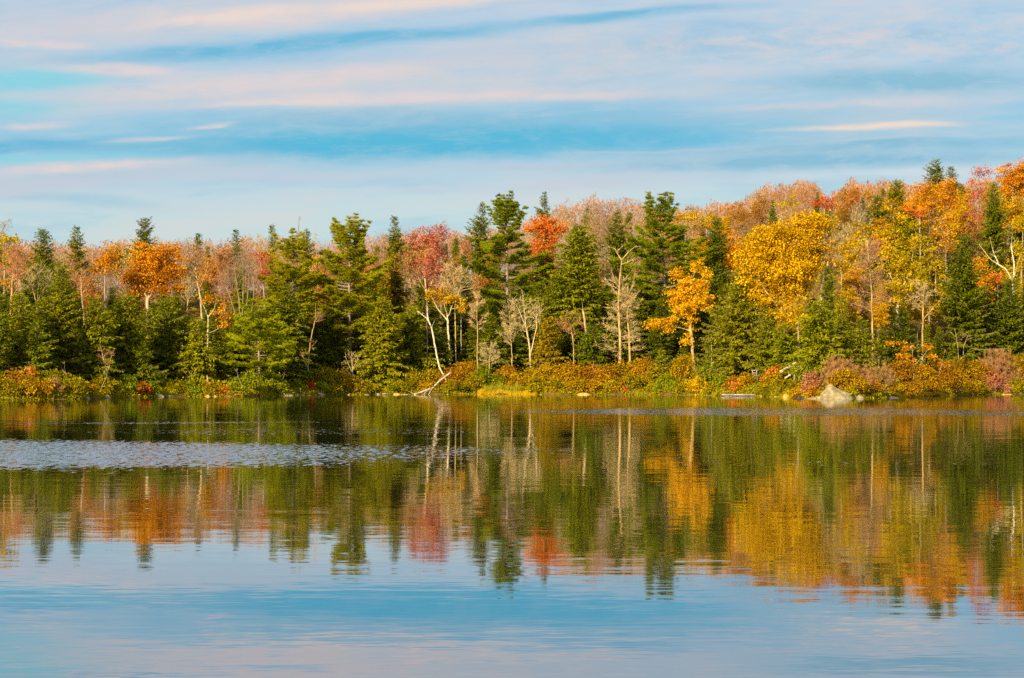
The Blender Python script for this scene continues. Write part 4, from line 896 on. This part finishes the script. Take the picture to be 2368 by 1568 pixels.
def shrub_auto(px, top, wpx, d, leaf, twiggy=False, **kw):
    place_ = 'at the water beside' if d < 2.2 else ('in the thicket near' if d < 4.5 else 'behind the thicket near')
    size = 'tiny ' if wpx < 26 else ('small ' if wpx < 44 else ('large ' if wpx > 84 else ''))
    m = min(SM, key=lambda q: abs(q[0] - px)); side = '' if abs(m[0] - px) < 9 else (' on its left' if px < m[0] else ' on its right')
    lab = f'{size}{SHRUB_COL[leaf]} shrub {place_} {m[1]}{side}'
    while lab in lab_seen: lab = lab.replace(' shrub ', ' lower shrub ' if top > lab_seen[lab] else ' taller shrub ', 1)
    lab_seen[lab] = top
    return shrub(px, top, wpx, d, leaf, lab, twiggy, **kw)


O, G, D, U_, P_ = 'shrub_olive', 'shrub_green', 'shrub_gold', 'shrub_rust', 'shrub_pink'
for a in [(-30, 872, 70, 2, O), (18, 876, 60, 1.5, O), (60, 880, 58, 1.5, D), (30, 862, 60, 4, U_), (98, 876, 60, 1.4, D), (140, 868, 66, 3, O), (128, 880, 40, 1.2, P_), (172, 874, 56, 1.4, O), (70, 866, 50, 5, D), (205, 886, 50, 1.4, D), (236, 884, 44, 2.5, O), (262, 880, 40, 1.4, O),
          (290, 870, 60, 2.6, G), (352, 882, 44, 1.2, G), (410, 880, 56, 1.6, O), (446, 884, 48, 1.2, G), (490, 880, 54, 1.2, O), (545, 884, 44, 1.2, G), (575, 874, 60, 2.8, G), (625, 872, 64, 2.6, G), (648, 884, 40, 1.2, G), (690, 880, 50, 2.2, G),
          (752, 862, 70, 3, O), (742, 884, 40, 1.4, G), (790, 868, 66, 2.4, D), (830, 876, 60, 1.4, O), (776, 888, 44, 1.2, O), (856, 886, 40, 1.2, O), (925, 878, 56, 1.6, O), (905, 892, 30, 1.0, G), (962, 868, 70, 2.8, O), (988, 880, 48, 1.3, D), (1004, 868, 50, 4.2, O), (1042, 856, 70, 3.6, U_), (1050, 880, 60, 1.4, O),
          (1078, 846, 70, 5.5, D), (1090, 872, 54, 2.2, O), (1112, 862, 50, 4, G), (1150, 868, 60, 4.5, G), (1172, 852, 60, 5.5, U_), (1196, 866, 54, 3.4, D), (1228, 856, 54, 4, D), (1244, 872, 60, 1.6, O), (1272, 850, 60, 4.5, D), (1285, 876, 50, 1.4, O), (1320, 846, 76, 4.0, D), (1336, 872, 60, 1.5, D), (1366, 850, 60, 4.2, U_), (1372, 878, 50, 1.4, D),
          (1404, 858, 56, 3.2, D), (1418, 880, 50, 1.3, O), (1448, 834, 70, 4.8, D), (1462, 866, 60, 1.9, O), (1490, 832, 66, 4.6, D), (1516, 860, 54, 2.6, O), (1537, 868, 60, 1.6, G), (1560, 884, 46, 1.1, G), (1582, 838, 80, 4.2, D), (1582, 878, 56, 1.3, O), (1616, 868, 44, 1.6, 'gold'), (1640, 856, 66, 4, G), (1646, 884, 46, 1.2, O), (1672, 872, 50, 2.8, G),
          (1700, 870, 54, 2.6, U_), (1724, 874, 46, 2.2, D), (1752, 888, 50, 1.4, G), (1780, 880, 56, 1.8, O), (1786, 868, 50, 3.4, D), (1810, 878, 50, 2.0, O), (1842, 876, 46, 1.9, O), (1846, 890, 40, 1.2, D), (1872, 856, 54, 6, G), (1874, 872, 44, 2.4, 'shrub_rose'), (1880, 894, 40, 1.1, U_),
          (1945, 846, 110, 4.4, P_), (1986, 860, 70, 3.4, P_), (1960, 868, 90, 2.8, D), (2010, 880, 60, 2.0, U_), (2030, 856, 90, 4.4, P_), (2055, 882, 70, 1.9, D), (2080, 848, 90, 5, U_), (2096, 884, 70, 1.8, U_), (2126, 848, 90, 4.6, D), (2146, 874, 80, 2.3, U_), (2180, 846, 96, 4.8, U_), (2196, 872, 90, 2.3, D), (2236, 832, 100, 5.2, D), (2240, 880, 60, 1.6, D),
          (2306, 818, 110, 5.2, P_), (2264, 846, 80, 4, U_), (2297, 864, 66, 1.7, 'shrub_rose'), (2346, 824, 90, 5, D), (2350, 876, 60, 1.5, O), (2262, 886, 44, 1.1, O), (2390, 826, 80, 4, U_)]:
    shrub_auto(*a, twiggy=a[4] == P_)
shrub(71, 846, 24, 5.5, 'vermilion', 'orange sapling glowing above the olive shrubs at left', name='sapling', cat='sapling')
shrub(317, 886, 26, 1.5, 'scarlet', 'scarlet shrub at the water, left one of the pair')
shrub(341, 892, 30, 1.2, 'scarlet', 'scarlet shrub at the water, right one of the pair')
shrub(329, 884, 22, 1.8, 'orange', 'thin orange shrub between the scarlet pair')
shrub(522, 893, 28, 1.2, 'scarlet', 'small dark red shrub at the water left of the bright layered pine', n=30)
shrub(720, 880, 18, 1.3, 'scarlet', 'narrow red shrub at the foot of the curved sapling', n=30)
shrub(1432, 888, 38, 1.1, 'vermilion', 'fiery little shrub at the water below the dead trees', n=34)
shrub(1787, 850, 42, 4.2, 'vermilion', 'bright orange red shrub left of the stair rail')
shrub(1706, 880, 40, 1.9, 'vermilion', 'orange red shrub directly behind the grey dock', n=36)


# ------------------------------------------------------------------ rocks, driftwood, dock, rail, grass
def rock(px, wpx, top, d, mat, label, name='rock', outline=None, depth=.8, sunk=.3, seed_=0):
    """a boulder: an icosphere pulled to the outline (height along its width), then roughened"""
    import bmesh
    rng = np.random.default_rng(500 + seed_ + int(px)); x, Y, z0 = place(px, d); z0 = max(z0, 0) * .3
    Wm = wpx / F * Y; Hm = max(.08, Z(top, Y) - z0) * (1 if outline else .62); bm = bmesh.new(); bmesh.ops.create_icosphere(bm, subdivisions=4, radius=1)
    off = rng.uniform(0, 50, 3)
    from mathutils import noise as mn, Vector
    for v in bm.verts:
        p = v.co; u = (p.x + 1) / 2
        hs = np.interp(u, *zip(*outline)) if outline else math.sqrt(max(0, 1 - abs(p.x) ** 2.6)) * .55 + .45
        nz = mn.fractal(Vector((p.x * 1.6 + off[0], p.y * 1.6, p.z * 1.6)), 1, 2, 5) * (.15 if outline else .13) + abs(mn.noise(Vector((p.x * 1.1, p.y * 1.1 + off[1], p.z * 1.1)))) * .12
        q = np.sign(p.z) * abs(p.z) ** .75
        v.co = ((p.x * (1 + nz)) * Wm / 2, p.y * (1 + nz) * Wm / 2 * depth, (q * hs * (1 + nz * .8)) * Hm if p.z > 0 else p.z * sunk)
    me = bpy.data.meshes.new(name); bm.to_mesh(me); bm.free(); me.materials.append(M[mat])
    if outline is None: me.shade_smooth()
    o = bpy.data.objects.new(name, me); link(o); o.location = (x, Y, z0 - .03)
    return tag(o, label, 'rock')


rock(1931, 84, 887, -.6, 'granite', 'big pale peaked boulder at the water, right of centre', 'boulder', [(0, .10), (.12, .45), (.20, .74), (.27, .98), (.40, .95), (.50, .74), (.64, .60), (.80, .50), (.92, .32), (1, .08)], .7)
rock(1984, 28, 905, -.1, 'granite', 'small pale rock touching the right side of the big boulder')
rock(1852, 32, 912, -.6, 'darkstone', 'black wet rock at the water left of the big boulder')
rock(1890, 50, 914, -.2, 'stone', 'low flat stone ledge between the black rock and the big boulder', depth=.4)
rock(2054, 52, 912, -.3, 'darkstone', 'flat grey slab at the water right of the big boulder', depth=.5)
for i, (px, wp, tp, mt, lb) in enumerate([
    (367, 26, 906, 'stone', 'cream rock at the water, left one right of the scarlet pair'), (390, 18, 909, 'stone', 'cream rock at the water, right one right of the scarlet pair'), (480, 14, 908, 'ochrestone', 'ochre rock left of the small dark red shrub'), (498, 8, 911, 'ochrestone', 'tiny ochre stone right of the ochre rock'),
    (604, 8, 913, 'ochrestone', 'tiny stone at the foot of the bright layered pine'), (632, 8, 912, 'stone', 'tiny stone left of the wedge shaped boulder'), (657, 40, 901, 'stone', 'wedge shaped pale boulder left of the curved sapling'), (683, 18, 906, 'ochrestone', 'reddish rock right of the wedge shaped boulder'), (697, 14, 909, 'stone', 'low rock second right of the wedge shaped boulder'),
    (738, 24, 904, 'stone', 'oval pale rock right of the curved sapling'), (806, 8, 909, 'stone', 'tiny stone under the forked bare sapling'), (846, 16, 909, 'stone', 'flat stone left of the waterline hemlock trunk'), (872, 16, 905, 'stone', 'rock at the left of the waterline hemlock trunk'), (890, 20, 905, 'stone', 'rock at the right of the waterline hemlock trunk'),
    (916, 18, 905, 'ochrestone', 'ochre rock left of the driftwood branch'), (935, 26, 909, 'stone', 'low flat rock touching the driftwood branch'), (1350, 30, 904, 'ochrestone', 'brown rock in the bank left of the fiery little shrub'), (1418, 12, 907, 'ochrestone', 'small rock touching the fiery little shrub'), (1760, 5, 910, 'ochrestone', 'pebble sized stone right of the dock'), (1818, 18, 903, 'ochrestone', 'bright ochre rock below the stair rail'), (1794, 8, 909, 'ochrestone', 'small stone left of the bright ochre rock'),
    (2325, 34, 908, 'ochrestone', 'low ochre rock right of the dusty rose shrub'), (200, 16, 913, 'stone', 'flat stone below the feathery hemlock'), (245, 22, 909, 'stone', 'tilted pale rock below the bare grey sapling'), (300, 8, 910, 'stone', 'upright little stone left of the scarlet pair')]):
    rock(px, wp, tp, -.1, mt, lb, seed_=i * 7)

for i, (px, tp, dz, lean) in enumerate([(52, 846, 3, .5), (160, 852, 4, -.4), (228, 868, 2, .9), (303, 872, 2, -.8), (428, 866, 3, .6), (560, 862, 3, -.5), (640, 866, 2.4, .8), (768, 850, 3, .4), (850, 872, 1.5, -.9), (930, 862, 3, .7),
                                        (1262, 842, 4, -.5), (1306, 838, 4, .6), (1392, 846, 3, -.7), (1478, 842, 3, .8), (1552, 850, 3, .5), (1624, 846, 3.5, -.6), (1760, 862, 3, .7), (1868, 846, 5, -.5), (2012, 842, 5, .6), (2066, 838, 5, -.7), (2160, 828, 5, .5), (2254, 820, 5.5, -.4), (2362, 812, 5, .4)]):
    rng = rg(); x, Y, z0 = place(px, dz); H = Z(tp, Y) - z0; T = Tubes(); B = Blades()
    P = np.array([[0, 0, -.2], [lean * H * .2, 0, H * .4], [lean * H * .45, .1, H * .75], [lean * H * .55, .1, H]]) + rng.normal(0, .04, (4, 3)); T.add(P, [.045, .035, .022, .008], 5)
    for j in (1, 2, 2, 3):
        q = P[j] + rng.normal(0, .3, 3) + [0, 0, .3]; T.add(np.array([P[j], (P[j] + q) / 2 + rng.normal(0, .04, 3), q]), [.018, .012, .004], 3); twigs(B, rng, q[None], nrm(q - P[j])[None], 6, .4, .02)
    mk = min(SM, key=lambda m_: abs(m_[0] - px))
    finish('dead_sapling', f'bare dead sapling leaning {"right" if lean > 0 else "left"} {"left" if px < mk[0] else "right"} of {mk[1]}', 'dead sapling', (x, Y, z0), T, B, ['tanbark', 'greybark'][i % 2], 'tan', 'dead saplings standing out of the shore shrubs', ('trunk', 'crown'))
# driftwood
def driftwood():
    x, Y, z0 = place(985, -.2); k = Y / F; T = Tubes(); o = thing('driftwood', 'bleached driftwood branch slanting from the leaning birch into the water', 'driftwood', (x, Y, 0))
    L = lambda pts: [[(p[0] - 985) * k, dy, Z(p[1], Y)] for p, dy in pts]
    T.add(np.array(L([((1040, 862), 2.6), ((1016, 880), 1.4), ((1000, 897), .4), ((984, 903), -.2), ((966, 909), -.6), ((955, 914), -.8)])), [.11, .12, .13, .11, .08, .03], 7)
    T.build('branch', M['driftwood'], o)
    T2 = Tubes(); T2.add(np.array(L([((1000, 896), .4), ((994, 906), .0), ((990, 914), -.3)])), [.09, .06, .03], 5); T2.add(np.array(L([((992, 901), .1), ((982, 909), -.4), ((976, 915), -.6)])), [.06, .04, .02], 5)
    T2.add(np.array(L([((962, 911), -.6), ((952, 908), -.7), ((945, 904), -.8)])), [.05, .035, .015], 5); T2.build('side_limb', M['driftwood'], o)
driftwood()
T = Tubes(); x, Y, z0 = place(482, 1.2)
o = thing('snag', 'split pale stump under the light green hemlock at the water', 'stump', (x, Y, z0))
T.add(np.array([[.15, 0, -.2], [.08, 0, .6], [-.1, 0, 1.5], [-.16, 0, 2.0]]), [.22, .15, .12, .03], 7); T.add(np.array([[-.0, 0, .4], [-.8, .1, .0], [-1.2, 0, -.15]]), [.08, .05, .02], 5)
T.build('stump', M['tanbark'], o)


def boxes(name, items, mat, parent):
    v = []; q = []
    for (cx, cy, cz, sx, sy, sz, ry) in items:
        b = len(v); c, s = math.cos(ry), math.sin(ry)
        for i in (-1, 1):
            for j in (-1, 1):
                for k_ in (-1, 1):
                    a, e = i * sx / 2, k_ * sz / 2; v.append((cx + a * c + e * s, cy + j * sy / 2, cz - a * s + e * c))
        q += [[b + t for t in f] for f in ((0, 1, 3, 2), (4, 6, 7, 5), (0, 4, 5, 1), (2, 3, 7, 6), (0, 2, 6, 4), (1, 5, 7, 3))]
    o = mesh(name, v, q, M[mat], parent)
    bv = o.modifiers.new('edge', 'BEVEL'); bv.width = .012; bv.segments = 1
    return o


x, Y, z0 = place(1705, -1.6)
o = thing('dock', 'low grey plank dock floating on the water below the large spruce', 'dock', (x, Y, 0)); wd = 74 / F * Y
boxes('deck', [(-wd / 2 + (i + .5) * wd / 18, R0.normal(0, .02), .20 + R0.normal(0, .004), wd / 18 - .012, 1.9, .13, 0) for i in range(18)], 'wood', o)
boxes('float_beam', [(0, -.70, .05, wd * .96, .14, .16, 0), (0, .70, .05, wd * .96, .14, .16, 0)], 'darkwood', o)
x, Y, z0 = place(1822, 2.9)
o = thing('stair_rail', 'pale slanting wooden stair rail below the big yellow maple', 'stair rail', (x, Y, z0)); k = Y / F; zz = Z(851, Y) - z0
boxes('handrail', [(-.05, -.1, zz + .12, 1.95, .09, .13, -.52), (.10, .3, zz - .02, 1.95, .09, .13, -.52)], 'palewood', o)
boxes('post', [(.62, -.1, zz * .5 + .1, .10, .07, zz + .5, 0)], 'palewood', o)
boxes('stringer', [(.3, .1, max(.3, zz - .65), 1.6, .07, .16, -.6)], 'palewood', o)
x, Y, z0 = place(1745, 5.0); k = Y / F; zz = Z(868, Y) - z0
o = thing('lawn_chair', 'small dark open chair under the large spruce behind the dock', 'chair', (x, Y, z0)); s_ = .55; h0 = max(.25, zz - .1)
boxes('leg', [(-s_ / 2, -.25, h0 / 2 - .15, .07, .07, h0 + .3, 0), (s_ / 2, -.25, h0 / 2 - .15, .07, .07, h0 + .3, 0), (-s_ / 2, .25, h0 / 2 - .15, .07, .07, h0 + .3, 0), (s_ / 2, .25, h0 / 2 - .15, .07, .07, h0 + .3, 0)], 'darkwood', o)
boxes('seat', [(0, 0, h0 + .04, s_ + .14, .6, .06, 0)], 'wood', o)
boxes('backrest', [(-s_ / 2 + .03, .32, h0 + .36, .08, .06, .56, 0), (s_ / 2 - .03, .32, h0 + .36, .08, .06, .56, 0), (0, .325, h0 + .66, s_ + .12, .05, .10, 0), (0, .325, h0 + .38, s_ - .06, .05, .09, 0)], 'wood', o)


def grass(px0, px1, top, d, leaf, label, n, name='grass'):
    rng = rg(); B = Blades(); q = rng.uniform(px0, px1, n); Yb = shore(q) + rng.uniform(-.6, .5, n) * d * .5 + (.15 if d < 3 else d * .3); xb = X(q, Yb); zb = np.maximum(ground(xb, Yb), -.2) - .05
    Hh = np.maximum(.2, CAMH + (HZ - top) / F * Yb - np.maximum(zb, 0)) * rng.uniform(.55, 1.1, n) * (.75 + .25 * np.sin(q * .23) * np.sin(q * .071 + 1))
    dd = nrm(np.stack([rng.normal(0, .22, n), rng.normal(0, .22, n), np.ones(n)], 1))
    B.add(np.stack([xb, Yb, zb], 1), dd, unit(rng, n) * [1, 1, .1], Hh, .045, np.clip(rng.normal(.5, .25, n), 0, 1), .25)
    o = B.build(name, M[leaf], None); o['kind'] = 'stuff'; o['label'] = label; o['category'] = 'grass'


def undergrowth(name, leaf, label, n, d0, d1, hmax, size, s0):
    rng = np.random.default_rng(s0); q = rng.uniform(-150, 2520, n); dd = d0 + (d1 - d0) * rng.random(n) ** 1.5
    dd = np.where(((q > 1100) & (q < 1244)) | ((q > 2066) & (q < 2194)), np.maximum(dd, 1.3), dd); Yb = shore(q) + dd; xb = X(q, Yb)
    cl = .5 + .5 * np.sin(xb * 1.1 + s0) * np.sin(xb * .37 + Yb * .9)
    zb = ground(xb, Yb) + hmax * rng.random(n) ** 1.4 * (.25 + .75 * cl)
    nn = nrm(unit(rng, n) + [0, -.2, .7]); d = nrm(np.cross(nn, unit(rng, n))); B = Blades(); L = size * rng.uniform(.6, 1.4, n)
    B.add(np.stack([xb, Yb, zb], 1), d, nn, L, L * .7, np.clip(rng.normal(.5, .25, n), 0, 1))
    o = B.build(name, M[leaf], None); o['kind'] = 'stuff'; o['label'] = label; o['category'] = 'undergrowth'


undergrowth('ground_cover', 'hemlock', 'low olive leafy growth covering the bank at the water', 34000, -.35, 3.0, .75, .17, 1)
undergrowth('ground_cover', 'shrub_gold', 'low golden brown growth scattered through the bank', 18000, -.25, 4.0, .65, .16, 2)
undergrowth('undergrowth', 'hemlock', 'dark green undergrowth on the forest floor', 50000, 3, 110, 1.5, .34, 3)
undergrowth('undergrowth', 'rust', 'rusty fallen leaves and low brush on the forest floor', 40000, 3, 110, 1.2, .30, 4)
grass(1104, 1240, 898, 2.2, 'grass', 'golden grass tuft on the waterline at centre', 3400)
grass(1118, 1200, 880, 3.6, 'greengrass', 'green rushes rising behind the golden grass at centre', 900)
grass(2070, 2190, 903, 1.6, 'grass', 'golden sedge strip on the waterline at right', 2000)
grass(1262, 1300, 900, 1.2, 'grass', 'few pale reeds on the waterline right of the golden grass', 160)
grass(560, 700, 906, 1.0, 'greengrass', 'thin green rushes on the waterline right of the bright layered pine', 500)
grass(10, 190, 908, 1.0, 'greengrass', 'thin green rushes on the waterline at the left edge', 600)
grass(1440, 1660, 905, 1.0, 'greengrass', 'thin green rushes on the waterline below the golden tree', 600)
grass(2200, 2380, 905, 1.2, 'grass', 'straw coloured reeds on the waterline at the right edge', 700)
grass(1046, 1070, 903, 1.2, 'grass', 'small golden sedge tuft right of the driftwood branch', 260)
